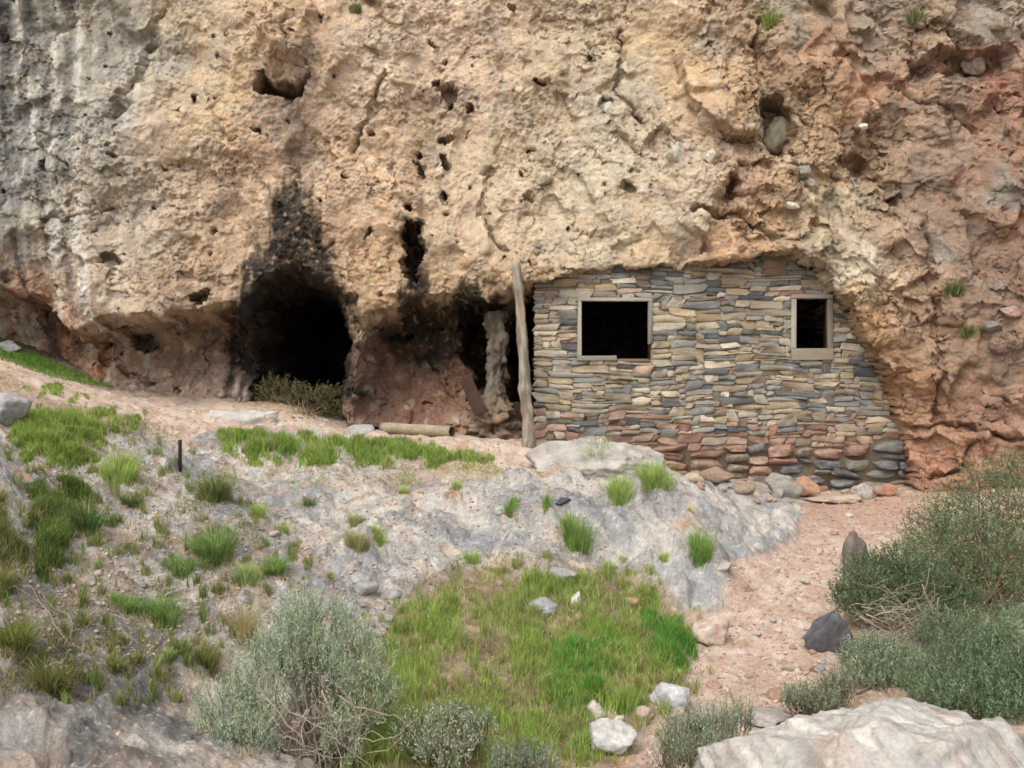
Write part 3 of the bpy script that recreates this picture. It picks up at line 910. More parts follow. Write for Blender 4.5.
# rubble core of the wall, butted round the two openings
(a0, b0, c0, d0), (a1, b1, c1, d1) = [(wX(a) + .012, wX(b) - .012, wZ(d) + .012, wZ(c) - .012) for a, b, c, d in WIN]
yb0, yb1 = WY - 0.026, WY + 0.42
core = [(x0w + .03, a0, yb0, yb1, z0w, z1w), (a0, b0, yb0, yb1, z0w, c0), (a0, b0, yb0, yb1, d0, z1w), (b0, a1, yb0, yb1, z0w, z1w),
        (a1, b1, yb0, yb1, z0w, c1), (a1, b1, yb0, yb1, d1, z1w), (b1, x1w, yb0, yb1, z0w, z1w)]
boxes('mortar', core, (136, 122, 102), M_STONE, cab, cab_loc)

# window frames (weathered boards)
def window(a, b, c, d, tw, sill_h, seed, broken):
    X0, X1, Z0, Z1 = wX(a), wX(b), wZ(d), wZ(c)
    yf = WY - 0.075; yr = WY + 0.06
    t = tw / F * WY
    sh = sill_h / F * WY
    o = np.array([(X0 + X1) / 2, WY, Z0])
    boards = [(X0, X1, yf, yr, Z1 - t * .75, Z1)]
    top = boxes('window_frame', boards, (158, 150, 138), M_WOODH, cab, cab_loc, 0.004, seed, 0.004)
    top.parent = cab
    jl = boxes('jamb', [(X0 + .002, X0 + t, yf + .004, yr, Z0 + sh + .003, Z1 - t * .75 - .003)], (164, 158, 148), M_WOOD, top, cab_loc, 0.004, seed + 1, 0.004)
    if broken:
        jr = boxes('jamb', [(X1 - t * .95, X1 - t * .45, yf - .006, yr, Z0 + 0.24, Z1 - t * .75 - .003), (X1 - t * .42, X1 - .002, yf + .004, yr, Z0 + 0.27, Z1 - t * .75 - .003)], (144, 139, 130), M_WOOD, top, cab_loc, 0.004, seed + 2, 0.004)
        boxes('sill', [(X0, X0 + (X1 - X0) * .52, yf, yr, Z0, Z0 + sh)], (142, 137, 128), M_WOODH, top, cab_loc, 0.004, seed + 3, 0.004)
        boxes('splinter', [(X0 + (X1 - X0) * .525, X1 - .04, yf + .03, yr, Z0 - .01, Z0 + sh * .42)], (112, 92, 78), M_WOODH, top, cab_loc, 0.004, seed + 4, 0.003)
    else:
        boxes('jamb', [(X1 - t, X1 - .002, yf + .004, yr, Z0 + sh + .003, Z1 - t * .75 - .003)], (138, 128, 112), M_WOOD, top, cab_loc, 0.003, seed + 2, 0.004)
        boxes('sill', [(X0 + .004, X1 - .004, yf - .012, yr, Z0, Z0 + sh)], (142, 132, 118), M_WOODH, top, cab_loc, 0.003, seed + 3, 0.004)
    # inner lining boards running back through the wall
    boxes('lining', [(X1 - .03, X1 - .005, yr + .003, WY + .25, Z0 + .02, Z1 - .02)], (84, 72, 60), M_WOOD, top, cab_loc, 0.002, seed + 5, 0.0)


window(577, 652, 298, 361, 4.4, 5.0, 51, True)
window(790, 832, 295, 360, 5.2, 11.5, 61, False)


# ------------------------------------------------------------------ tubes
def tube(path, radii, sides=6, seed=0, rough=0.0):
    path = np.asarray(path, float); n = len(path)
    r = np.random.default_rng(seed)
    T = np.gradient(path, axis=0); T /= np.linalg.norm(T, axis=1)[:, None] + 1e-9
    ref = np.array([0.3, 1.0, 0.1]) if abs(T[0][1]) < 0.85 else np.array([1.0, 0.1, 0.2])
    A = np.cross(T, ref); A /= np.linalg.norm(A, axis=1)[:, None] + 1e-9
    B = np.cross(T, A)
    th = np.linspace(0, 2 * math.pi, sides, endpoint=False)
    rr = np.asarray(radii, float)[:, None] * np.ones((n, sides))
    if rough:
        rr = rr * (1 + rough * r.normal(size=(n, sides)))
    V = path[:, None] + rr[..., None] * (np.cos(th)[None, :, None] * A[:, None] + np.sin(th)[None, :, None] * B[:, None])
    V = V.reshape(-1, 3)
    i = np.arange(n - 1)[:, None] * sides; j = np.arange(sides)[None]; j2 = (j + 1) % sides
    Qd = np.stack([i + j, i + j2, i + sides + j2, i + sides + j], -1).reshape(-1, 4)
    V = np.concatenate([V, path[:1], path[-1:]])
    k = n * sides
    jj = np.arange(sides); jn = (jj + 1) % sides
    Tr = np.concatenate([np.stack([np.full(sides, k), jn, jj], -1), np.stack([np.full(sides, k + 1), (n - 1) * sides + jj, (n - 1) * sides + jn], -1)])
    return V, Qd, Tr


class Acc:
    def __init__(self): self.v = []; self.q = []; self.t = []; self.c = []; self.n = 0

    def add(self, v, q=None, t=None, c=(1, 1, 1)):
        self.v.append(v)
        if q is not None and len(q): self.q.append(q + self.n)
        if t is not None and len(t): self.t.append(t + self.n)
        c = np.asarray(c, float)
        self.c.append(np.ones((len(v), 3)) * c if c.ndim == 1 else c)
        self.n += len(v)

    def mesh(self, name, mat, origin=(0, 0, 0), smooth=False):
        return mesh_np(name, np.concatenate(self.v) - np.asarray(origin), np.concatenate(self.q) if self.q else None,
                       np.concatenate(self.t) if self.t else None, np.concatenate(self.c), mat, smooth)


# ------------------------------------------------------------------ wooden post by the doorway
pp = [P(516, 264, 15.50), P(518, 285, 15.48), P(520.5, 310, 15.46), P(521.5, 330, 15.44), P(523, 350, 15.43), P(524.5, 372, 15.42), P(525, 395, 15.42), P(528, 415, 15.42), P(529, 438, 15.42), P(529, 452, 15.42)]
tt = np.linspace(0, len(pp) - 1, 70)
pp = np.array([[np.interp(t, range(len(pp)), np.array(pp)[:, k]) for k in range(3)] for t in tt])
pr = 0.060 + 0.032 * np.linspace(0, 1, 70) + 0.004 * np.sin(np.linspace(0, 23, 70)) + 0.003 * np.sin(np.linspace(0, 61, 70))
for kn in (9, 27, 44, 52, 63):
    pr += 0.012 * np.exp(-((np.arange(70) - kn) / 1.6) ** 2)
pv, pq, pt = tube(pp, pr, 20, 3, 0.025)
nz_ = fbm(pv[:, 0] * 26 + pv[:, 2] * 2, pv[:, 2] * 2.2, 301, 3)
pc = mix(lin((158, 148, 134)) * np.ones((len(pv), 3)), lin((118, 108, 98)), ss(nz_ * 1.2 + 0.5))
pc = mix(pc, lin((176, 140, 104)), ss(fbm(pv[:, 0] * 5, pv[:, 2] * 1.4, 305, 3) * 1.5 - 0.3) * 0.5)
po = np.array([pp[-1][0], pp[-1][1], pp[-1][2]])
tag(link('wooden_post', mesh_np('wooden_post', pv - po, pq, pt, pc, M_WOOD, True), loc=tuple(po)), 'tall knotty weathered tree-trunk post standing at the cabin doorway', 'post')

# ------------------------------------------------------------------ rubble pier left of the doorway
base = P(493, 438, 16.35)
tpx = np.linspace(0, 1, 70)
pth = np.array([P(np.interp(t, [0, .25, .42, .6, .8, 1], [493, 493, 495, 496, 498, 495]), 440 - t * 128, 16.35 + 0.1 * t) for t in tpx])
prad = np.interp(tpx, [0, .1, .27, .36, .5, .62, .8, 1], [.36, .33, .26, .13, .10, .13, .12, .16])
v, q, t_ = tube(pth, prad, 64, 5, 0.0)
ang_ = np.arctan2(v[:, 1] - 16.4, v[:, 0] - base[0]) * 0.5
ff = facet(ang_ * 4.2, v[:, 2] * 6.5, 77, 0.9); f4_ = facet(ang_ * 9, v[:, 2] * 15, 78, 0.9)
rad_ = np.array([v[:, 0] - np.interp(v[:, 2], pth[:, 2], pth[:, 0]), v[:, 1] - 16.4, 0 * v[:, 0]]).T
v = v + rad_ * (0.55 * ff[0] + 0.22 * f4_[0] + 0.15 * fbm(v[:, 0] * 9, v[:, 2] * 9, 79, 3))[:, None]
pc = mix(lin((164, 138, 114)) * np.ones((len(v), 3)), lin((132, 122, 106)), ss((v[:, 2] + 0.35) / 0.25))
pc = mix(pc, lin((140, 112, 92)), ss(fbm(v[:, 0] * 5, v[:, 2] * 5, 81, 3) + 0.1) * 0.6) * (0.42 + 0.34 * ff[1])[:, None]  # pier darkened overall: shade of the recess put into its colour
acc = Acc(); acc.add(v, q, t_, dull(pc, 0.15))
tag(link('stone_pier', acc.mesh('stone_pier', M_STONE, base, False), loc=tuple(base)), 'crumbling mud and stone pier forming the left side of the doorway', 'pier')


def plank(name, label, p0, p1, width, thick, col, mat, cat='plank', group=None):
    """flat board between two points, its broad face towards the camera"""
    p0 = np.asarray(p0); p1 = np.asarray(p1)
    L = np.linalg.norm(p1 - p0); T = (p1 - p0) / L
    Nn = np.array([0, -1.0, 0]); Sd = np.cross(T, Nn); Sd /= np.linalg.norm(Sd); Nn = np.cross(Sd, T)
    n = 9
    a = Acc(); rr_ = np.random.default_rng(int(L * 1e4) % 1000)
    vs = []
    for k in range(n):
        c = p0 + T * L * k / (n - 1) + Nn * 0.006 * math.sin(k * 0.9)
        w = width * (1 + rr_.normal(0, 0.03)) * (1 if 0 < k < n - 1 else 0.94)
        for s, q in ((-1, -1), (1, -1), (1, 1), (-1, 1)):
            vs.append(c + Sd * s * w / 2 + Nn * q * thick / 2)
    vs = np.array(vs)
    qs = [[k * 4 + e, k * 4 + (e + 1) % 4, k * 4 + 4 + (e + 1) % 4, k * 4 + 4 + e] for k in range(n - 1) for e in range(4)]
    qs += [[3, 2, 1, 0], [(n - 1) * 4 + e for e in range(4)]]
    o = link(name, mesh_np(name, vs - p0, np.array(qs), None, lin(col) * np.ones((len(vs), 3)), mat), loc=tuple(p0))
    m = o.modifiers.new('bevel', 'BEVEL'); m.width = 0.006; m.segments = 2
    return tag(o, label, cat, group)


plank('rusty_plate', 'rust brown metal strip leaning on the pier beside the doorway', P(481, 414, 15.92), P(465, 377, 16.15), 0.19, 0.02, (62, 44, 36), M_RUST, 'metal strip')
plank('door_board', 'short dark board standing inside the doorway behind the post', P(516, 434, 16.6), P(516, 402, 16.65), 0.17, 0.03, (74, 58, 48), M_WOOD, 'board')

# old pipe lying in front of the red recess
pa = at1(383, 433) + np.array([0, 0, 0.07]); pb = at1(452, 437) + np.array([0, 0.0, 0.075])
ax_ = pb - pa; Lp = np.linalg.norm(ax_); tdir = ax_ / Lp
path_ = [pa + ax_ * t for t in np.linspace(0, 1, 14)]
v1, q1_, _ = tube(path_, np.full(14, 0.080) + 0.003 * np.sin(np.arange(14)), 18, 5, 0.01)
v2, q2_, _ = tube(path_, np.full(14, 0.066), 18, 5, 0.0)
acc = Acc()
acc.add(v1[:-2], q1_, None, lin((150, 138, 118)))
acc.add(v2[:-2], q2_[:, ::-1], None, lin((86, 66, 52)))
e = np.arange(18); e2 = (e + 1) % 18; nv1 = 14 * 18
rim0 = np.stack([e2, e, nv1 + e, nv1 + e2], -1); rim1 = np.stack([13 * 18 + e, 13 * 18 + e2, nv1 + 13 * 18 + e2, nv1 + 13 * 18 + e], -1)
acc.q.append(np.concatenate([rim0, rim1]))
tag(link('old_pipe', acc.mesh('old_pipe', M_RUST, pa, True), loc=tuple(pa)), 'weathered grey brown pipe lying below the red rock recess', 'pipe')

# metal stake
sp = at1(180, 471)
hS = 29 / F * sp[1]
vs_, qs_ = box_v(-.019, .019, -.012, .012, -.15, hS)
vs2, qs2 = box_v(-.008, .008, -.034, -.0121, -.15, hS - 0.006)
vs3, qs3 = box_v(-.023, .023, -.013, .013, hS, hS + .006)
acc = Acc(); acc.add(vs_, qs_, None, lin((58, 52, 48))); acc.add(vs2, qs2, None, lin((52, 46, 42))); acc.add(vs3, qs3, None, lin((70, 62, 56)))
tag(link('metal_stake', acc.mesh('metal_stake', M_RUST), loc=tuple(sp)), 'short dark metal stake standing on the rock slope', 'stake')

# ------------------------------------------------------------------ boulders and single stones
GRY, GRY2, TANC = (168, 164, 158), (140, 140, 142), (186, 160, 132)


def ground_stone(x, y, wpx, hpx, label, cat, base, alt, seed, name='stone', depth=1.0, sink=0.3, **k):
    k = dict(dict(planes=11, round_=0.05, nz=0.06), **k)
    """a stone whose lowest visible edge is at (x, y) and which is wpx by hpx in the photograph"""
    p = at1(x, y)
    s = p[1] / F
    w, h = wpx * s, hpx * s
    H = h / (1 - sink)
    dp = w * depth
    loc = p + np.array([0, dp * 0.28, H * 0.5 - H * sink])
    return stone(name, loc, (w, dp, H), label, cat, base, alt, seed, **k)


v, f = rock_verts(1.27, 1.0, 0.93, 433, 7, 30, 0.05, 0.05, 0.80)
v[:, 2] += 0.05 * v[:, 0] * (v[:, 0] < 0)
o1, o2 = v[:, 0] * 2.0 + v[:, 1] * 0.9, v[:, 2] * 2.2 - v[:, 1] * 1.8
bc = mix(lin((172, 168, 160)) * np.ones((len(v), 3)), lin((170, 150, 134)), ss(fbm(o1 * 1.3, o2 * 1.3, 811, 4) * 1.4 + 0.0) * 0.6)
bc = mix(bc, lin((216, 210, 200)), ss(fbm(o1 * 3.1, o2 * 3.1, 815, 4) * 1.8 - 0.2) * 0.55)
bc = mix(bc, lin((150, 112, 92)), ss(ridged(o1 * 1.6, o2 * 1.1, 819, 3) - 0.95) * 0.6)
bc = mix(bc, lin((140, 138, 136)), ss(fbm(o1 * 2.2 + 5, o2 * 2.2, 823, 4) * 2 - 0.7) * 0.7)
bc = mix(bc, lin((96, 88, 80)), ss(fbm(o1 * 9, o2 * 9, 827, 3) * 2 - 1.25) * 0.6)
v = v + 0.012 * (v / np.linalg.norm(v, axis=1)[:, None]) * (fbm(o1 * 8, o2 * 8, 831, 3) + 1.2 * facet(o1 * 5, o2 * 5, 835)[0])[:, None]
tag(link('boulder', mesh_np('boulder', v, tris=f, col=dull(bc, 0.1), mat=M_STONE, smooth=True), loc=tuple(P(912, 836, 6.3))), 'big pale cream and pink boulder in front of the green bushes', 'boulder')
ground_stone(596, 478, 150, 40, 'long grey boulder lying at the foot of the cabin wall beside the post', 'boulder', (176, 168, 156), (150, 144, 138), 421, 'boulder', 0.6, 0.35, sub=6, planes=16, pmin=0.75, nz=0.05, alt2=(188, 176, 164))
ground_stone(831, 653, 46, 42, 'dark slate grey angular rock at the path edge beside the bushes', 'rock', (84, 84, 90), (108, 108, 112), 447, 'rock', 0.8, 0.15, planes=8, round_=0.03, pmin=0.4, rot=(0, math.pi, 0))
ground_stone(857, 574, 26, 42, 'dark upright rock half hidden by the shrub beside the path', 'rock', (112, 104, 98), (140, 122, 106), 451, 'rock', 0.8, 0.2)
ground_stone(903, 558, 15, 13, 'small white stone lying under the shrub by the path', 'stone', (206, 200, 190), (176, 164, 150), 453, 'stone')
ground_stone(713, 646, 40, 27, 'pale pink block on the left edge of the gravel path', 'rock', (198, 180, 166), (178, 132, 108), 461, 'rock', 0.9, 0.25)
ground_stone(670, 711, 44, 28, 'flat white rock where the meadow meets the path', 'rock', (190, 190, 190), (164, 164, 164), 471, 'rock', 0.9, 0.2)
ground_stone(610, 755, 58, 32, 'largest white rock in the grass at the foot of the meadow', 'rock', (192, 188, 182), (164, 160, 154), 482, 'rock', 0.8, 0.2, sub=5)
ground_stone(597, 724, 20, 24, 'small pale stone above the largest white rock in the meadow', 'stone', (190, 176, 162), (160, 140, 126), 483, 'stone')
ground_stone(576, 606, 14, 14, 'thin white stone standing in the upper meadow grass', 'stone', (210, 206, 198), (190, 184, 174), 486, 'stone', rot=(0, 0.5, 0))
ground_stone(562, 582, 32, 16, 'flat grey slab on the upper edge of the meadow', 'rock', (158, 158, 156), (138, 136, 132), 487, 'rock')
ground_stone(545, 617, 40, 15, 'low grey slab sunk in the upper meadow grass', 'rock', (160, 160, 160), (138, 138, 136), 488, 'rock')
ground_stone(557, 678, 12, 9, 'small pale stone in the middle of the meadow', 'stone', (196, 190, 182), (170, 160, 150), 489)
ground_stone(631, 608, 20, 9, 'flat reddish stone at the right top of the meadow', 'stone', (184, 142, 118), (160, 122, 100), 490)
ground_stone(563, 508, 22, 8, 'dark slate lying on the grey ledge behind a green tuft', 'stone', (66, 68, 74), (86, 86, 90), 491)
ground_stone(8, 353, 24, 13, 'grey rounded stone on the grass at the cliff foot, far up the slope', 'rock', (150, 150, 150), (122, 120, 118), 492, 'rock', 1.0, 0.2)
ground_stone(2, 424, 60, 34, 'pale grey outcrop rock below the cave path on the steep hillside', 'boulder', (166, 166, 168), (140, 138, 138), 493, 'boulder', 1.0, 0.3, sub=5)
ground_stone(205, 416, 130, 12, 'long pale rock rib in front of the big cave', 'rock', (188, 178, 168), (166, 160, 156), 494, 'rock', 0.25, 0.4, sub=5) if False else None
ground_stone(245, 424, 86, 17, 'broad pale rock step below the brushwood in the cave mouth', 'rock', (190, 180, 168), (160, 158, 156), 495, 'rock', 0.35, 0.4, sub=5)
ground_stone(360, 436, 30, 14, 'small blue grey stone at the left end of the pipe', 'stone', (150, 150, 152), (176, 160, 146), 496)
ground_stone(378, 440, 34, 9, 'flat pinkish slab in front of the left end of the pipe', 'stone', (196, 170, 150), (176, 146, 126), 497)
ground_stone(724, 572, 20, 10, 'pale stone lodged between the ledge and the path', 'stone', (170, 160, 150), (150, 138, 124), 498)
ground_stone(746, 592, 12, 9, 'small tan stone at the top of the path bend', 'stone', (160, 138, 116), (140, 118, 98), 499)
ground_stone(768, 725, 60, 10, 'low grey stone sunk behind the big pale boulder', 'rock', (156, 150, 144), (176, 158, 142), 500, 'rock')
ground_stone(712, 722, 34, 12, 'low grey stone among the pale sage by the path', 'rock', (160, 154, 150), (178, 160, 146), 501, 'rock')
# tumbled stones at the foot of the wall
tum = [(785, 497, 40, 26, (150, 146, 136), 'upright grey slab propped against the foot of the wall'), (806, 498, 34, 22, (184, 138, 104), 'orange sloping stone at the wall foot beside the upright slab'),
       (862, 500, 24, 17, (172, 164, 154), 'pale grey cube-like stone at the right foot of the wall'), (886, 498, 26, 14, (178, 126, 98), 'red stone where the wall foot meets the orange cliff'),
       (722, 488, 44, 17, (158, 128, 104), 'brown flat stone at the wall foot above the grey ledge'), (742, 497, 30, 15, (150, 130, 108), 'brown stone wedged between the wall foot and the ledge'), (835, 504, 60, 9, (186, 160, 142), 'low pale slab half buried in front of the wall')]
for k, (x, y, w, h, c, lb) in enumerate(tum):
    ground_stone(x, y, w, h, lb, 'stone', c, tuple(int(q * 0.85) for q in c), 520 + k, 'stone', 0.5, 0.15, planes=12, round_=0.08)

# rocks held in the cliff face
for k, (x, y, w, h, c, lb) in enumerate([
        (777, 139, 36, 46, (152, 142, 118), 'big rounded grey stone lodged in the hollow beside the ochre slab'), (608, 110, 11, 15, (204, 198, 184), 'white pebble stuck in a pocket high in the pale cliff'),
        (676, 155, 24, 26, (196, 186, 168), 'white lump on the cliff left of the ochre slab foot'), (709, 158, 14, 17, (204, 192, 168), 'smaller white lump on the cliff below the ochre slab'),
        (802, 172, 16, 14, (150, 144, 132), 'upper of two grey cobbles in the cliff above the small window'), (811, 186, 18, 16, (158, 148, 128), 'lower of two grey cobbles in the cliff above the small window'),
        (790, 206, 17, 10, (196, 182, 160), 'pale cobble in the cliff below the two grey cobbles'), (862, 128, 10, 8, (206, 198, 184), 'white pebble on the red cliff right of the grey lodged stone'),
        (972, 62, 26, 28, (172, 160, 142), 'big pale block under the red hollow at the cliff top'),
        (992, 326, 22, 14, (130, 118, 108), 'grey stone beside a green tuft on the red cliff'),
        (1008, 312, 24, 14, (166, 130, 116), 'pinkish stone on the red cliff above a grey stone'), (544, 180, 20, 17, (192, 172, 140), 'cream knob on the cliff above the cabin doorway')]):
    p = at_cliff(x, y)
    s = p[1] / F
    stone('rock', p + np.array([0, -0.16 if w > 30 else -0.06, 0]), (w * s, w * s * 0.8, h * s), lb, 'rock', c, tuple(int(q * 0.8) for q in c), 560 + k, sub=4, planes=12, round_=0.05, nz=0.07)

# scattered stones on path and slope
r = np.random.default_rng(5)
STC = [((188, 168, 152), (160, 140, 124)), ((170, 134, 110), (150, 116, 96)), ((158, 156, 154), (136, 132, 130)), ((198, 184, 166), (176, 156, 138))]


def scatter_stones(poly, n, smin, smax, name, label, group, cols=STC, cat='stone'):
    poly = np.array(poly, float)
    got = 0
    while got < n:
        x = r.uniform(poly[:, 0].min(), poly[:, 0].max()); y = r.uniform(poly[:, 1].min(), poly[:, 1].max())
        if poly_sd(np.array([x]), np.array([y]), poly)[0] < 1: continue
        p = at1(x, y)
        w = (smin + (smax - smin) * r.random() ** 2.5)
        b, a = cols[r.integers(len(cols))]
        v, f = rock_verts(w / 2, w * r.uniform(.3, .5), w * r.uniform(.2, .36), int(r.integers(1e6)), 3, 8, 0.03, 0.06)
        o = link(name, mesh_np(name, v, tris=f, col=rock_colour(v, b, a, got), mat=M_STONE), loc=tuple(p + np.array([0, 0, w * 0.03])))
        o.rotation_euler = (r.normal(0, .2), r.normal(0, .2), r.uniform(0, 6))
        tag(o, label, cat, group)
        got += 1


scatter_stones([(690, 479), (780, 490), (895, 488), (900, 500), (780, 507), (700, 492)], 22, 0.10, 0.34, 'stone', 'tumbled rubble stone at the foot of the cabin wall', 'rubble at the wall foot', [((170, 132, 108), (150, 116, 96)), ((158, 152, 140), (136, 130, 120)), ((182, 160, 136), (160, 138, 116))])
scatter_stones(RED_PATH, 60, 0.05, 0.16, 'stone', 'small pinkish grey stone lying loose on the gravel path', 'loose stones on the gravel path')
scatter_stones([(345, 580), (385, 575), (410, 600), (380, 640), (345, 650)], 22, 0.10, 0.30, 'stone', 'grey rubble stone heaped at the upper left edge of the meadow', 'rubble stones left of the meadow', [STC[2]])
scatter_stones([(560, 700), (690, 690), (680, 725), (585, 735)], 16, 0.06, 0.2, 'stone', 'small pale stone around the white rocks at the meadow foot', 'small stones at the meadow foot', [STC[0], STC[3]])
scatter_stones([(800, 640), (850, 660), (850, 710), (760, 715)], 16, 0.06, 0.2, 'stone', 'small stone at the path edge below the dark angular rock', 'stones below the dark rock', STC)
scatter_stones([(180, 470), (520, 480), (480, 560), (240, 640), (80, 620), (100, 520)], 40, 0.05, 0.15, 'stone', 'loose grey stone resting on the rock slope', 'loose stones on the rock slope', [STC[2], STC[0]])

# gravel: nobody could count it
acc = Acc()
gv, gf = rock_verts(1, 1, 0.62, 5, 1, 8, 0.1, 0.0)
for poly, n in ((RED_PATH, 4200), (PALE_PATH, 2600), ([(150, 430), (520, 470), (640, 480), (600, 560), (480, 565), (240, 640), (60, 680), (0, 640), (40, 420)], 9000)):
    poly = np.array(poly, float)
    x = r.uniform(poly[:, 0].min(), poly[:, 0].max(), n * 4); y = r.uniform(poly[:, 1].min(), poly[:, 1].max(), n * 4)
    m = poly_sd(x, y, poly) > 0
    x = x[m][:n]; y = y[m][:n]
    p = at(x, y)
    k = len(x)
    sz = 0.005 + 0.024 * r.random(k) ** 5
    ang = r.uniform(0, 6.28, k)
    ca, sa = np.cos(ang), np.sin(ang)
    Vv = np.stack([gv[None, :, 0] * ca[:, None] - gv[None, :, 1] * sa[:, None] * .7, gv[None, :, 0] * sa[:, None] + gv[None, :, 1] * ca[:, None] * .7, np.repeat(gv[None, :, 2], k, 0)], -1) * sz[:, None, None] + p[:, None] + np.array([0, 0, .002])
    pal = dull(lin(np.array([(200, 178, 160), (180, 148, 126), (164, 152, 142), (166, 134, 114), (190, 164, 142)])), 0.15)
    cc = pal[r.integers(0, 5, k)]
    acc.add(Vv.reshape(-1, 3), None, (gf[None] + (np.arange(k) * len(gv))[:, None, None]).reshape(-1, 3), np.repeat(cc, len(gv), 0))
tag(link('gravel', acc.mesh('gravel', M_STONE)), 'loose pinkish gravel scattered over the path and slope', 'gravel', kind='stuff')

# ------------------------------------------------------------------ vegetation
def blades(p, h, w, lean, col, seed, dirs=None):
    """tapered bent blades: p (n,3), h, w, lean arrays"""
    r = np.random.default_rng(seed)
    n = len(p)
    ph = r.uniform(0, 2 * math.pi, n); ld = r.uniform(0, 2 * math.pi, n) if dirs is None else dirs
    side = np.stack([np.cos(ph), np.sin(ph), np.zeros(n)], -1) * (w / 2)[:, None]
    L = np.stack([np.cos(ld), np.sin(ld), np.zeros(n)], -1) * (lean * h)[:, None]
    up = np.array([0, 0, 1.0])[None] * h[:, None]
    m = p + up * 0.55 + L * 0.32
    t = p + up * (1 - 0.25 * lean[:, None]) + L
    b = p - up * 0.08
    V = np.stack([b - side, b + side, m + side * 0.8, m - side * 0.8, t], 1).reshape(-1, 3)
    k = (np.arange(n) * 5)[:, None]
    return V, k + np.array([[0, 1, 2, 3]]), k + np.array([[3, 2, 4]]), np.repeat(col, 5, 0)


def sample_poly(poly, n, rg, thresh=None):
    poly = np.array(poly, float)
    xs_, ys_ = [], []
    tot = 0
    while tot < n:
        x = rg.uniform(poly[:, 0].min(), poly[:, 0].max(), n * 2); y = rg.uniform(poly[:, 1].min(), poly[:, 1].max(), n * 2)
        sd = poly_sd(x, y, poly)
        m = sd > 0
        if thresh is not None:
            m &= thresh(x, y, sd) > rg.random(len(x))
        xs_.append(x[m]); ys_.append(y[m]); tot += m.sum()
    return np.concatenate(xs_)[:n], np.concatenate(ys_)[:n]


def pick(pal, n, rg, wts=None):
    c = lin(np.array(pal))[rg.choice(len(pal), n, p=wts)]
    return c * rg.uniform(0.75, 1.22, (n, 1))


GREEN = [(164, 192, 92), (146, 180, 82), (178, 198, 108), (130, 168, 78), (190, 192, 128)]
LUSH = [(132, 170, 78), (116, 158, 70), (148, 176, 90), (104, 144, 68)]
DRY = [(186, 174, 132), (196, 182, 142), (164, 150, 112), (170, 166, 116)]


def grass_patch(poly, n, hmin, hmax, label, seed, pal, dry=0.15, thresh=None, wd=0.007):
    rg = np.random.default_rng(seed)
    if thresh is None:
        def thresh(x, y, sd):
            g = fbm(x / 22 + seed, y / 13, seed % 91, 4)
            return ss(sd / 15 + g * 1.1) * (0.10 + 0.90 * ss(g * 1.2 + 0.42))
    x, y = sample_poly(poly, n, rg, thresh)
    p = at(x, y)
    n = len(p)
    big = fbm(p[:, 0] * 1.6, p[:, 1] * 1.6, seed, 3)
    edge = 0.45 + 0.55 * ss(poly_sd(x, y, poly) / 16)
    h = rg.uniform(hmin, hmax, n) * (1 + 0.45 * np.clip(big, -1, 1)) * edge
    col = pick(pal, n, rg)
    dm = rg.random(n) < dry * (1 + 1.5 * np.clip(-big, -0.6, 1))
    col[dm] = pick(DRY, int(dm.sum()), rg)
    w = rg.uniform(0.7, 1.3, n) * wd
    lean = rg.uniform(0.05, 0.75, n)
    acc = Acc(); acc.add(*blades(p, h, w, lean, col, seed + 1))
    tag(link('grass', acc.mesh('grass', M_GRASS)), label, 'grass', kind='stuff')


def mead_th(x, y, sd):
    g = fbm(x / 42, y / 30, 611, 3)
    e = ss(sd / 26)
    g2 = fbm(x / 12, y / 8, 617, 3)
    bare = ss(1.2 - np.hypot((x - 480 - 14 * fbm(y / 30, x / 40, 619, 2)) / 32, (y - 665) / 72) + 0.8 * g2) * 0.62
    return np.clip((0.16 + 0.84 * ss(g * 1.2 + 0.42)) * ss(sd / 24 + g * 1.0 + g2 * 0.7) * (0.45 + 0.55 * ss(g2 + 0.5)) - bare, 0.01, 1)


grass_patch(MEADOW, 34000, 0.05, 0.15, 'bright green meadow grass below the grey rock ledge', 601, GREEN, 0.20, mead_th)
grass_patch([(548, 636), (606, 640), (618, 700), (585, 722), (540, 712)], 4200, 0.09, 0.18, 'tall lush dark green grass in the middle of the meadow', 603, [(118, 174, 76), (106, 162, 72), (130, 180, 80)], 0.06)
grass_patch([(636, 612), (688, 618), (700, 668), (650, 676)], 3600, 0.09, 0.18, 'tall dark green grass at the right side of the meadow', 604, [(114, 166, 78), (104, 154, 74), (128, 174, 80)], 0.06)
grass_patch([(216, 432), (260, 428), (330, 433), (400, 438), (470, 448), (497, 460), (480, 472), (410, 471), (330, 470), (250, 468), (222, 455)], 13000, 0.08, 0.21, 'green grass strip along the terrace below the caves', 605, GREEN + [(120, 158, 60)], 0.14, wd=0.009)
grass_patch([(-60, 338), (0, 341), (40, 356), (85, 376), (118, 388), (100, 388), (50, 378), (0, 360), (-60, 350)], 6500, 0.08, 0.16, 'lush green grass along the foot of the cliff above the pale path', 607, LUSH, 0.03, lambda x, y, sd: 0.35 + 0.6 * ss(sd / 5), wd=0.010)
grass_patch([(18, 388), (60, 386), (92, 397), (88, 405), (40, 402)], 1900, 0.06, 0.14, 'green grass tuft line on the lower edge of the pale path', 608, GREEN, 0.15, wd=0.009)
grass_patch([(12, 418), (60, 408), (100, 410), (142, 418), (138, 432), (110, 440), (98, 466), (60, 474), (24, 466), (10, 445)], 15000, 0.08, 0.20, 'thick yellowish green grass on the steep hillside', 609, GREEN + [(130, 150, 56)], 0.10, wd=0.008)
grass_patch([(26, 490), (70, 480), (104, 500), (98, 530), (70, 560), (40, 590), (28, 545)], 9500, 0.08, 0.19, 'deep green grass on the dark lower hillside', 610, [(118, 144, 70), (104, 130, 62), (138, 154, 80), (94, 118, 60)], 0.2, wd=0.007)
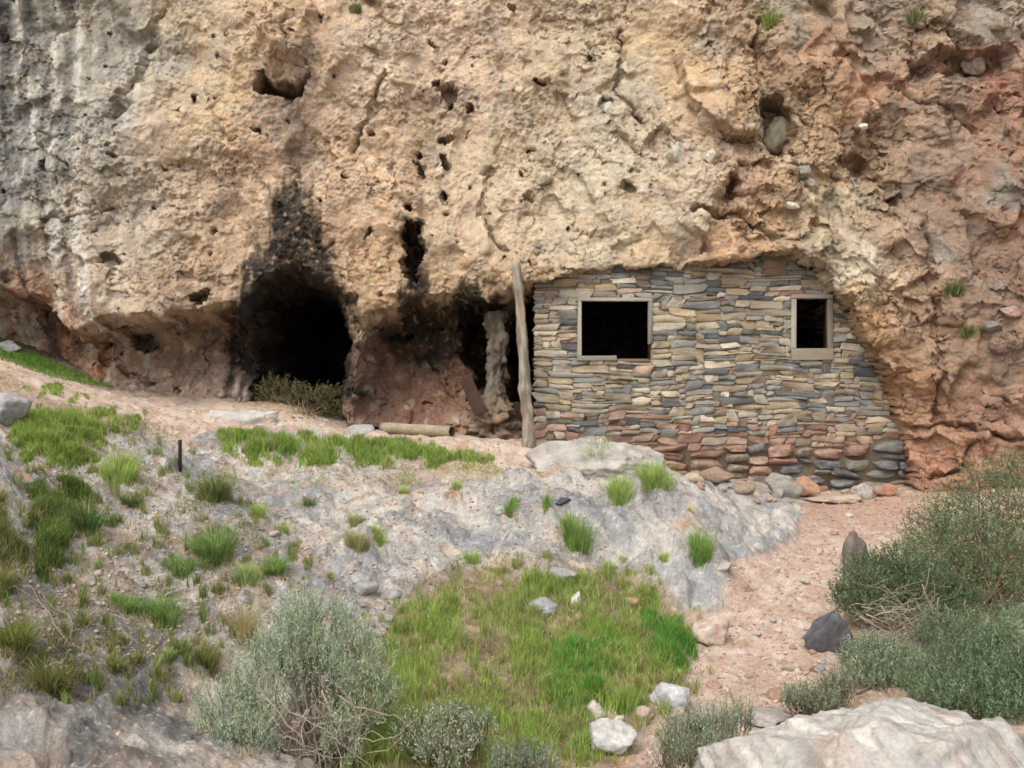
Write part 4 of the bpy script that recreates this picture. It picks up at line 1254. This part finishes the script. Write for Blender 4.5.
grass_patch([(-30, 480), (10, 500), (30, 560), (18, 600), (-30, 610)], 6500, 0.08, 0.18, 'olive green grass where the hillside turns dark', 612, [(122, 134, 74), (106, 120, 66), (140, 144, 86)], 0.3, wd=0.006)


def clumpy(x, y, sd):
    g = fbm(x / 15, y / 10, 621, 3)
    return ss(g * 2.2 - 0.75) * ss(sd / 8)


grass_patch([(330, 690), (360, 610), (420, 575), (480, 548), (560, 552), (640, 556), (712, 612), (716, 680), (690, 712), (640, 768), (330, 790)], 9000, 0.05, 0.14,
            'ragged fringe of grass spreading from the meadow onto rock and path', 651, GREEN + DRY[:2], 0.22, clumpy)
grass_patch([(0, 400), (150, 405), (240, 480), (330, 560), (240, 660), (150, 720), (0, 700)], 11000, 0.04, 0.13,
            'scattered green weeds sprinkled over the steep left hillside', 653, [(140, 160, 86), (122, 148, 76), (160, 168, 106), (110, 132, 72)], 0.25, clumpy, wd=0.006)


def weeds(poly, n, hmax, label, seed, pal):
    def th(x, y, sd):
        g = fbm(x / 30 + seed, y / 20, seed % 91, 4)
        return ss(g * 1.6 - 0.15) * 0.9 + 0.06
    rg = np.random.default_rng(seed)
    x, y = sample_poly(poly, n, rg, th)
    p = at(x, y)
    acc = Acc(); acc.add(*blades(p, rg.uniform(0.02, hmax, n), rg.uniform(.003, .007, n), rg.uniform(.3, 1.4, n), pick(pal, n, rg), seed + 1))
    tag(link('weeds', acc.mesh('weeds', M_GRASS)), label, 'weeds', kind='stuff')


weeds([(0, 400), (150, 410), (230, 470), (300, 560), (230, 660), (120, 700), (0, 700)], 9000, 0.075, 'thin dry weeds and litter over the steep left hillside', 641, DRY + [(138, 132, 84), (120, 128, 74), (150, 132, 100)])
weeds([(215, 428), (500, 452), (505, 482), (420, 490), (300, 486), (215, 480)], 4500, 0.07, 'thin dry weeds fringing the terrace grass', 643, DRY + GREEN[:3])
weeds([(350, 580), (480, 555), (640, 560), (700, 640), (690, 720), (600, 768), (340, 768)], 7000, 0.08, 'dry stalks and litter among the meadow grass', 645, DRY + [(150, 132, 100), (132, 112, 86)])


def tuft(x, y, wpx, hpx, label, seed, pal=GREEN, n=420, name='grass_tuft', group=None, dry=0.12, cat='grass tuft', cliff=False, wd=0.006, lean=0.55):
    n = int(n * 1.5)
    rg = np.random.default_rng(seed)
    c = at_cliff(x, y) if cliff else at1(x, y)
    s = c[1] / F
    R = wpx * s / 2; H = hpx * s * 1.05
    m_ = int(rg.integers(4, 8))
    sa = rg.uniform(0, 6.28, m_); sq = np.sqrt(rg.random(m_)) * R * 0.5
    sh = rg.uniform(0.5, 1.0, m_); sh[0] = 1.0
    who = rg.integers(0, m_, n)
    sub = np.stack([np.cos(sa) * sq, np.sin(sa) * sq * 0.8], -1)[who]
    off = rg.normal(0, R * 0.16, (n, 2))
    p = np.concatenate([c[None, :2] + sub + off, np.zeros((n, 1))], 1)
    p[:, 2] = c[2] - 0.02 if cliff else gz(p[:, 0], p[:, 1])
    if cliff:
        p[:, 1] = c[1] - np.abs(sub[:, 1] + off[:, 1]) * 0.6
        p[:, 2] += rg.uniform(-.5, .5, n) * H * 0.4
    col = pick(pal, n, rg)
    m = rg.random(n) < dry
    col[m] = pick(DRY, int(m.sum()), rg)
    h = H * rg.uniform(0.35, 1.05, n) * sh[who]
    dirs = np.arctan2(sub[:, 1] * 0.6 + off[:, 1], sub[:, 0] * 0.6 + off[:, 0]) + rg.normal(0, 0.7, n)
    acc = Acc()
    if not cliff:
        k_ = n // 4
        pb = np.concatenate([c[None, :2] + rg.normal(0, R * 0.6, (k_, 2)), np.zeros((k_, 1))], 1)
        pb[:, 2] = gz(pb[:, 0], pb[:, 1])
        acc.add(*blades(pb - c, rg.uniform(.02, .06, k_), rg.uniform(.003, .007, k_), rg.uniform(.5, 1.5, k_), pick(DRY + [(132, 116, 92)], k_, rg), seed + 5))
    lean *= rg.uniform(0.7, 1.9)
    col = dull(col, rg.uniform(0.0, 0.2)) * 1.22
    acc.add(*blades(p - c, h, np.full(n, wd * 0.8) * rg.uniform(.6, 1.5, n), rg.uniform(0.1, lean * 1.9, n), col, seed + 9, dirs))
    return tag(link(name, acc.mesh(name, M_GRASS), loc=tuple(c)), label, cat, group)


TUFTS = [
    (212, 500, 52, 34, 'olive weedy tuft below the metal stake', 900, [(110, 128, 62), (92, 116, 52), (130, 136, 80)]),
    (214, 556, 42, 42, 'upright bright green tuft between bare twigs on the rock slope', 900, LUSH),
    (183, 573, 30, 20, 'compact green tuft alone on the grey rock left of the stake tufts', 500, LUSH),
    (248, 580, 34, 22, 'left green tuft of the pair above the dry straw', 500, GREEN), (275, 575, 26, 20, 'right green tuft of the pair above the dry straw', 450, LUSH),
    (124, 611, 40, 20, 'low spreading green tuft on the dark grey slope', 500, LUSH), (164, 624, 40, 30, 'rounded vivid green tuft on the grey slope above the sagebrush', 700, LUSH),
    (204, 664, 30, 30, 'yellowish green tuft beside the top of the sagebrush', 420, [(118, 132, 56), (140, 146, 72)]), (168, 656, 14, 14, 'tiny tuft left of the yellowish one', 160, GREEN),
    (113, 670, 18, 16, 'small yellow green tuft low on the dark slope', 200, [(130, 142, 60), (110, 128, 52)]), (177, 702, 10, 18, 'single thin green sprig low on the slope', 90, GREEN),
    (358, 549, 28, 24, 'dry pale yellow tuft in the middle of the rock slope', 480, [(176, 168, 110), (160, 160, 90), (140, 148, 76)]), (378, 542, 16, 18, 'small green tuft behind the dry yellow tuft', 220, GREEN),
    (355, 527, 26, 14, 'flat pale green tuft above the dry yellow tuft', 250, [(132, 146, 84), (150, 156, 100)]),
    (259, 514, 20, 16, 'small green tuft on the bare soil under the grass strip', 240, GREEN), (283, 533, 14, 14, 'tiny green tuft under the bare soil patch', 160, GREEN), (310, 506, 18, 14, 'small bluish tuft below the grass strip', 180, [(120, 140, 96), (104, 128, 84)]),
    (404, 493, 14, 10, 'tiny tuft on the ledge left of the dark slate', 120, GREEN), (455, 490, 14, 10, 'tiny green tuft below the right end of the grass strip', 120, GREEN), (512, 514, 20, 16, 'small green tuft in a crack of the ledge', 220, LUSH),
    (549, 507, 14, 18, 'narrow green tuft beside the dark slate', 180, LUSH), (576, 545, 38, 36, 'tall green clump below the dark slate on the ledge', 700, LUSH), (700, 560, 38, 30, 'green clump on the blue grey end of the ledge beside the path', 700, LUSH),
    (602, 470, 30, 40, 'tall green clump in front of the long boulder at the wall', 700, LUSH), (622, 500, 46, 26, 'yellow green clump on the ledge below the long boulder', 700, GREEN), (655, 486, 50, 28, 'broad green clump on the ledge right of the long boulder', 900, GREEN),
    (690, 512, 8, 6, 'speck of green on the bare ledge', 70, GREEN), (118, 484, 40, 34, 'bushy green tuft right of the thick hillside grass', 800, GREEN), (90, 534, 30, 40, 'dark green tuft under the thick hillside grass', 600, [(86, 128, 44), (70, 110, 40)]),
    (135, 506, 30, 20, 'soft grey green tuft beside the bushy one', 400, [(120, 140, 80), (104, 124, 70)]), (15, 646, 40, 40, 'yellow green weed clump high on the dark slope', 600, [(132, 140, 62), (110, 124, 54)]), (50, 690, 50, 40, 'sparse olive weed clump low on the dark slope', 420, [(120, 122, 70), (104, 108, 62)]),
    (330, 578, 12, 10, 'tiny green sprig above the rubble stones', 90, GREEN), (470, 562, 30, 12, 'short green fringe on the rock above the meadow', 260, GREEN), (610, 452, 16, 16, 'small tuft on top of the long boulder at the wall', 180, GREEN),
    (664, 566, 12, 10, 'tiny tuft on the ledge left of the clump beside the path', 110, GREEN), (622, 738, 30, 14, 'short grass at the right of the largest white rock', 260, GREEN), (600, 700, 26, 22, 'dry grass tuft behind the largest white rock', 300, [(150, 156, 80), (120, 140, 60)]),
]
for k, (x, y, w, h, lb, n, pal) in enumerate(TUFTS):
    tuft(x, y, w, h, lb, 700 + k * 3, pal, n)
tuft(246, 640, 34, 56, 'pale dry straw tuft standing beside the sagebrush', 880, DRY, 260, 'dry_grass', wd=0.005, lean=0.35)
for k, (x, y, w, h, lb, pal) in enumerate([
        (771, 24, 24, 20, 'yellow green tuft at the cliff top above the hollow', [(150, 156, 84), (120, 140, 66)]), (355, 10, 16, 10, 'grey green tuft at the top of the pale cliff', [(130, 136, 90), (112, 122, 76)]),
        (915, 20, 34, 16, 'grey green plant at the top of the red cliff', [(126, 136, 96), (110, 122, 84)]), (952, 292, 28, 18, 'faded green tuft on the red cliff', [(124, 132, 74), (104, 116, 62)]),
        (968, 334, 40, 16, 'green tuft beside a grey stone on the red cliff', [(116, 130, 66), (96, 114, 54)]), (700, 2, 14, 6, 'tiny tuft at the upper picture edge on the cliff', [(120, 130, 80)]), (812, 470, 14, 9, 'tiny green tuft on the wall foundation', GREEN)]):
    if k < 5: tuft(x, y, w, h, lb, 950 + k, pal, 260, cliff=True, wd=0.010)


# ---- shrubs
def sprigs(centres, radii, n_sprig, leaves, slen, ll, lw, pal, seed, up=0.7, base=None, shell=0.45):
    """leafy twig ends filling several clumps; returns leaf mesh arrays and the sprig origins"""
    rg = np.random.default_rng(seed)
    P_, D_, O_ = [], [], []
    wts = np.array([rr[0] * rr[1] * rr[2] for rr in radii]) ** 0.75
    cnt = np.maximum((wts / wts.sum() * n_sprig).astype(int), 6)
    for c, rr, k in zip(centres, radii, cnt):
        d = rg.normal(size=(k, 3)); d /= np.linalg.norm(d, axis=1)[:, None]
        q = (shell + (1 - shell) * rg.random(k)) ** 0.6
        lump = 1 + 0.28 * fbm(d[:, 0] * 2.5 + seed, d[:, 2] * 2.5 + d[:, 1] * 2, seed % 50, 3)
        o = np.asarray(c) + d * q[:, None] * lump[:, None] * np.asarray(rr)
        dr = d * (1 - up) + np.array([0, 0, up]) + rg.normal(0, 0.22, (k, 3))
        dr /= np.linalg.norm(dr, axis=1)[:, None]
        P_.append(o); D_.append(dr)
    o = np.concatenate(P_); dr = np.concatenate(D_)
    k = len(o)
    L = slen * rg.uniform(0.6, 1.4, k)
    t = np.tile((np.arange(leaves) + 0.5) / leaves, (k, 1)) + rg.uniform(-.05, .05, (k, leaves))
    pos = o[:, None] + dr[:, None] * (L[:, None] * t)[..., None]
    out = rg.normal(size=(k, leaves, 3)); out -= (out * dr[:, None]).sum(-1, keepdims=True) * dr[:, None]
    out /= np.linalg.norm(out, axis=-1, keepdims=True) + 1e-9
    ld = dr[:, None] * rg.uniform(0.5, 1.2, (k, leaves, 1)) + out * 0.8
    ld /= np.linalg.norm(ld, axis=-1, keepdims=True)
    sd = np.cross(ld, rg.normal(size=(k, leaves, 3))); sd /= np.linalg.norm(sd, axis=-1, keepdims=True) + 1e-9
    ln = ll * rg.uniform(0.6, 1.4, (k, leaves, 1)); wdt = lw * rg.uniform(0.7, 1.3, (k, leaves, 1))
    mid = pos + ld * ln * 0.5
    V = np.stack([pos, mid + sd * wdt / 2, pos + ld * ln, mid - sd * wdt / 2], 2).reshape(-1, 3)
    Qd = np.arange(k * leaves * 4).reshape(-1, 4)
    cs = pick(pal, k, rg)
    cl_ = np.repeat(cs, leaves, 0) * rg.uniform(0.85, 1.15, (k * leaves, 1))
    return V, Qd, np.repeat(cl_, 4, 0), o, dr, L


def branch_path(a, b, rg, n=8, wob=0.08, sag=0.12):
    a = np.asarray(a); b = np.asarray(b)
    L = np.linalg.norm(b - a)
    t = np.linspace(0, 1, n)[:, None]
    p = a + (b - a) * t
    p[:, 2] += (np.sin(t[:, 0] * math.pi) * -sag * L) * rg.uniform(-0.4, 1)
    w = np.cumsum(rg.normal(0, wob * L / n * 1.6, (n, 3)), 0); w -= w[0]
    w = w - t * w[-1] * 0.6
    return p + w


def shrub(name, label, cat, basepx, clumps, n_sprig, pal, seed, leaves=10, slen=0.10, ll=0.026, lw=0.007, up=0.7, twig=(116, 104, 90), n_br=26, bare=(), group=None, shell=0.45, stem_r=0.02, tone=1.0):
    """clumps: (x px, y px, depth m, rx px, ry px); bare: dead branches (x0,y0,x1,y1,depth)"""
    rg = np.random.default_rng(seed)
    b = at1(*basepx)
    th = thing(name, label, cat, tuple(b), group)
    stem_r *= 0.72
    cen, rad = [], []
    for (x, y, d, rx, ry) in clumps:
        cen.append(P(x, y, d)); s = d / F
        rad.append((rx * s, 0.8 * max(rx, ry) * s, ry * s))
    V_, Q_, C_, o, dr, L = sprigs(cen, rad, n_sprig, leaves, slen, ll, lw, pal, seed + 1, up, shell=shell)
    a = Acc(); a.add(V_, Q_, None, C_ * tone)
    link('foliage', a.mesh('foliage', M_LEAF, b), parent=th)
    a = Acc()
    tw = lin(twig)
    for c, rr in zip(cen, rad):
        k = max(2, int(n_br / len(cen)))
        for _ in range(k):
            d = rg.normal(size=3); d /= np.linalg.norm(d)
            e = c + d * np.array(rr) * rg.uniform(0.3, 0.95)
            st_ = b + np.array([rg.normal(0, 0.07), rg.normal(0, 0.07), -0.03])
            pth = branch_path(st_, e, rg)
            v, q, t = tube(pth, np.linspace(stem_r * rg.uniform(.6, 1.1), 0.003, len(pth)), 5, int(rg.integers(999)), 0.08)
            a.add(v, q, t, tw * rg.uniform(0.7, 1.2))
            for _2 in range(2):
                i0 = rg.integers(3, 7)
                e2 = pth[i0] + rg.normal(0, 0.5, 3) * np.array(rr) + np.array([0, 0, 0.05])
                p2 = branch_path(pth[i0], e2, rg, 6)
                v, q, t = tube(p2, np.linspace(stem_r * 0.35, 0.002, 6), 4, int(rg.integers(999)))
                a.add(v, q, t, tw * rg.uniform(0.75, 1.25))
    # the thin stems inside the sprigs
    sel = rg.choice(len(o), min(len(o), 900), replace=False)
    for i in sel[:500]:
        v, q, t = tube(np.array([o[i] - dr[i] * 0.04, o[i] + dr[i] * L[i]]), [0.0025, 0.0012], 3)
        a.add(v, q, t, tw)
    link('branches', a.mesh('branches', M_TWIG, b), parent=th)
    if bare:
        a = Acc()
        for (x0, y0, x1, y1, d, n) in bare:
            for _ in range(n):
                p0 = P(x0 + rg.normal(0, 14), y0 + rg.normal(0, 12), d + rg.normal(0, 0.1)); p1 = P(x1 + rg.normal(0, 24), y1 + rg.normal(0, 20), d - rg.uniform(0, 0.3))
                pth = branch_path(p0, p1, rg, 9, 0.24, 0.22)
                v, q, t = tube(pth, np.linspace(rg.uniform(.003, .0075), 0.0015, 9), 5, int(rg.integers(999)), 0.1)
                a.add(v, q, t, lin((160, 146, 130)) * rg.uniform(0.55, 1.15))
        link('dead_branches', a.mesh('dead_branches', M_TWIG, b), parent=th)
    return th


SAGE = [(172, 188, 160), (158, 176, 146), (186, 198, 174), (146, 166, 134), (176, 184, 146)]
SAGED = [(134, 152, 116), (120, 140, 106), (148, 164, 130), (108, 130, 96)]
OLIVE = [(132, 150, 108), (118, 136, 98), (148, 164, 122), (102, 122, 86)]

shrub('sagebrush', 'large pale grey green sagebrush with bare gnarled branches on the lower slope', 'shrub', (318, 766),
      [(322, 640, 7.3, 42, 38), (290, 655, 7.2, 32, 34), (355, 668, 7.2, 36, 32), (268, 690, 7.1, 40, 40), (232, 720, 6.9, 36, 34), (370, 700, 7.1, 26, 34), (330, 690, 7.3, 34, 30), (245, 750, 6.7, 34, 26), (300, 622, 7.35, 22, 22), (340, 745, 6.8, 22, 26), (215, 745, 6.8, 22, 22)],
      2600, SAGE, 1101, leaves=12, slen=0.14, ll=0.028, lw=0.006, up=0.82, n_br=60,
      bare=[(300, 735, 345, 692, 6.95, 5), (310, 722, 360, 715, 6.9, 6), (318, 738, 378, 728, 6.85, 6), (345, 712, 385, 768, 6.85, 6), (262, 690, 300, 760, 6.9, 5), (300, 700, 330, 770, 6.9, 6), (340, 730, 330, 780, 6.8, 5), (270, 760, 330, 740, 6.8, 5)])
shrub('sagebrush', 'low pale sagebrush at the lower edge of the meadow', 'shrub', (440, 766),
      [(420, 740, 7.0, 26, 22), (455, 725, 7.2, 24, 16), (480, 735, 7.1, 20, 14), (445, 758, 6.9, 30, 14)], 330, SAGE[:3], 1111, leaves=9, slen=0.10, n_br=20, up=0.8)
shrub('sagebrush', 'small bluish sagebrush rooted below the middle of the meadow', 'shrub', (520, 775), [(510, 764, 6.9, 22, 14), (535, 768, 6.9, 22, 12)], 170, [(150, 168, 150), (138, 158, 136)], 1117, leaves=9, slen=0.09, n_br=8)
shrub('sagebrush', 'feathery pale sage standing left of the big pale boulder', 'shrub', (700, 766),
      [(690, 742, 6.9, 26, 20), (718, 738, 7.0, 22, 18), (738, 724, 7.2, 16, 12), (672, 756, 6.8, 16, 14), (705, 760, 6.7, 30, 12)], 700, [(160, 176, 150), (146, 164, 132), (132, 154, 118)], 1121, leaves=9, slen=0.12, ll=0.03, lw=0.005, up=0.88, n_br=14)
shrub('sagebrush', 'small sage bush between the gravel path and the big pale boulder', 'shrub', (815, 716), [(800, 702, 8.3, 18, 12), (835, 692, 8.5, 20, 14), (820, 706, 8.2, 20, 10)], 420, SAGED + SAGE[:2], 1131, leaves=9, slen=0.10, up=0.85, n_br=12)
shrub('sagebrush', 'rounded grey green sagebrush right of the dark angular rock', 'shrub', (882, 692),
      [(880, 664, 9.2, 30, 22), (858, 664, 9.3, 20, 18), (905, 672, 9.1, 22, 20), (880, 680, 9.0, 32, 12)], 1300, SAGE[:4] + SAGED, 1141, leaves=10, slen=0.12, up=0.85, n_br=22)
shrub('green_bush', 'broad leafy green bush spreading over the foot of the red cliff', 'bush', (990, 610),
      [(1000, 505, 11.8, 44, 32), (960, 522, 11.8, 38, 26), (1030, 500, 11.6, 30, 36), (985, 555, 11.3, 56, 30), (940, 565, 11.2, 34, 26), (1030, 570, 11.0, 36, 36), (925, 535, 11.9, 20, 16), (1015, 480, 12.0, 26, 18), (980, 590, 10.9, 44, 22), (1020, 605, 10.7, 34, 24), (950, 545, 11.5, 40, 22), (935, 508, 12.0, 12, 10), (975, 480, 12.0, 14, 12)],
      2600, OLIVE + [(136, 158, 116), (120, 142, 104)], 1151, tone=0.80, leaves=9, slen=0.20, ll=0.036, lw=0.012, up=0.45, n_br=90, twig=(116, 98, 80), shell=0.5)
shrub('green_bush', 'dark grey green bush crowding the right edge of the path', 'bush', (885, 628),
      [(862, 596, 10.6, 26, 20), (890, 588, 10.7, 34, 24), (925, 592, 10.6, 34, 24), (870, 612, 10.4, 24, 14), (905, 566, 10.9, 26, 16), (848, 600, 10.6, 16, 14), (865, 574, 10.9, 22, 16), (950, 606, 10.5, 30, 22), (935, 625, 10.3, 26, 14)],
      2500, SAGED + [(104, 128, 86), (94, 116, 78)], 1161, tone=0.78, leaves=10, slen=0.12, ll=0.030, lw=0.011, up=0.6, n_br=40, twig=(120, 102, 84),
      bare=[(870, 618, 930, 606, 10.0, 14), (900, 640, 955, 622, 9.9, 16), (860, 628, 910, 632, 9.9, 14), (925, 646, 900, 612, 9.9, 12), (880, 606, 950, 640, 9.9, 14), (930, 600, 960, 640, 9.9, 8)])
shrub('green_bush', 'thick mid green bush behind the right side of the big pale boulder', 'bush', (975, 718),
      [(955, 680, 8.6, 34, 28), (1000, 668, 8.7, 38, 34), (985, 702, 8.3, 42, 24), (1030, 690, 8.3, 30, 40), (940, 640, 9.4, 24, 20), (1015, 640, 9.3, 34, 24), (970, 645, 9.4, 26, 20), (925, 690, 8.5, 22, 20), (945, 705, 8.2, 26, 18), (1010, 715, 8.1, 34, 20)],
      3600, [(136, 158, 120), (122, 146, 110), (150, 170, 134), (108, 132, 96)], 1171, tone=0.80, leaves=10, slen=0.16, ll=0.030, lw=0.009, up=0.78, n_br=60, shell=0.5)
shrub('brushwood', 'dull olive brushwood growing in the mouth of the big cave', 'brush', (300, 416),
      [(282, 398, 16.9, 22, 14), (305, 404, 16.8, 26, 13), (328, 404, 16.8, 16, 14), (270, 390, 17.0, 12, 10)], 900, [(116, 112, 76), (100, 98, 66), (134, 124, 88), (88, 90, 60)], 1181, leaves=9, slen=0.13, ll=0.040, lw=0.013, up=0.35, n_br=40, twig=(128, 110, 86))


def twigs(name, label, basepx, ends, seed, n=14, col=(140, 126, 112)):
    rg = np.random.default_rng(seed)
    b = at1(*basepx)
    a = Acc()
    for k in range(n):
        x, y = ends[k % len(ends)]
        e = at1(x + rg.normal(0, 8), y + rg.normal(0, 5)) + np.array([0, 0, rg.uniform(0.02, 0.16)])
        pth = branch_path(b + rg.normal(0, .12, 3) * np.array([1, 1, 0.2]), e, rg, 8, 0.2, -0.06)
        v, q, t = tube(pth, np.linspace(rg.uniform(.003, .007), 0.0015, 8), 5, k, 0.1)
        a.add(v, q, t, lin(col) * rg.uniform(0.6, 1.15))
    return tag(link(name, a.mesh(name, M_TWIG, b), loc=tuple(b)), label, 'twigs')


twigs('dead_twigs', 'grey dead twigs creeping over the rock around the upright green tuft', (222, 545), [(205, 565), (240, 560), (190, 530), (228, 575), (200, 520)], 1201)
twigs('dead_twigs', 'tangle of dead grey twigs low on the dark hillside', (60, 640), [(30, 600), (80, 610), (40, 680), (75, 690), (95, 650), (20, 570)], 1203, 16)
twigs('dead_twigs', 'pale dead twigs at the left end of the rubble stones', (352, 632), [(340, 620), (362, 612), (345, 645), (335, 640)], 1207, 12)
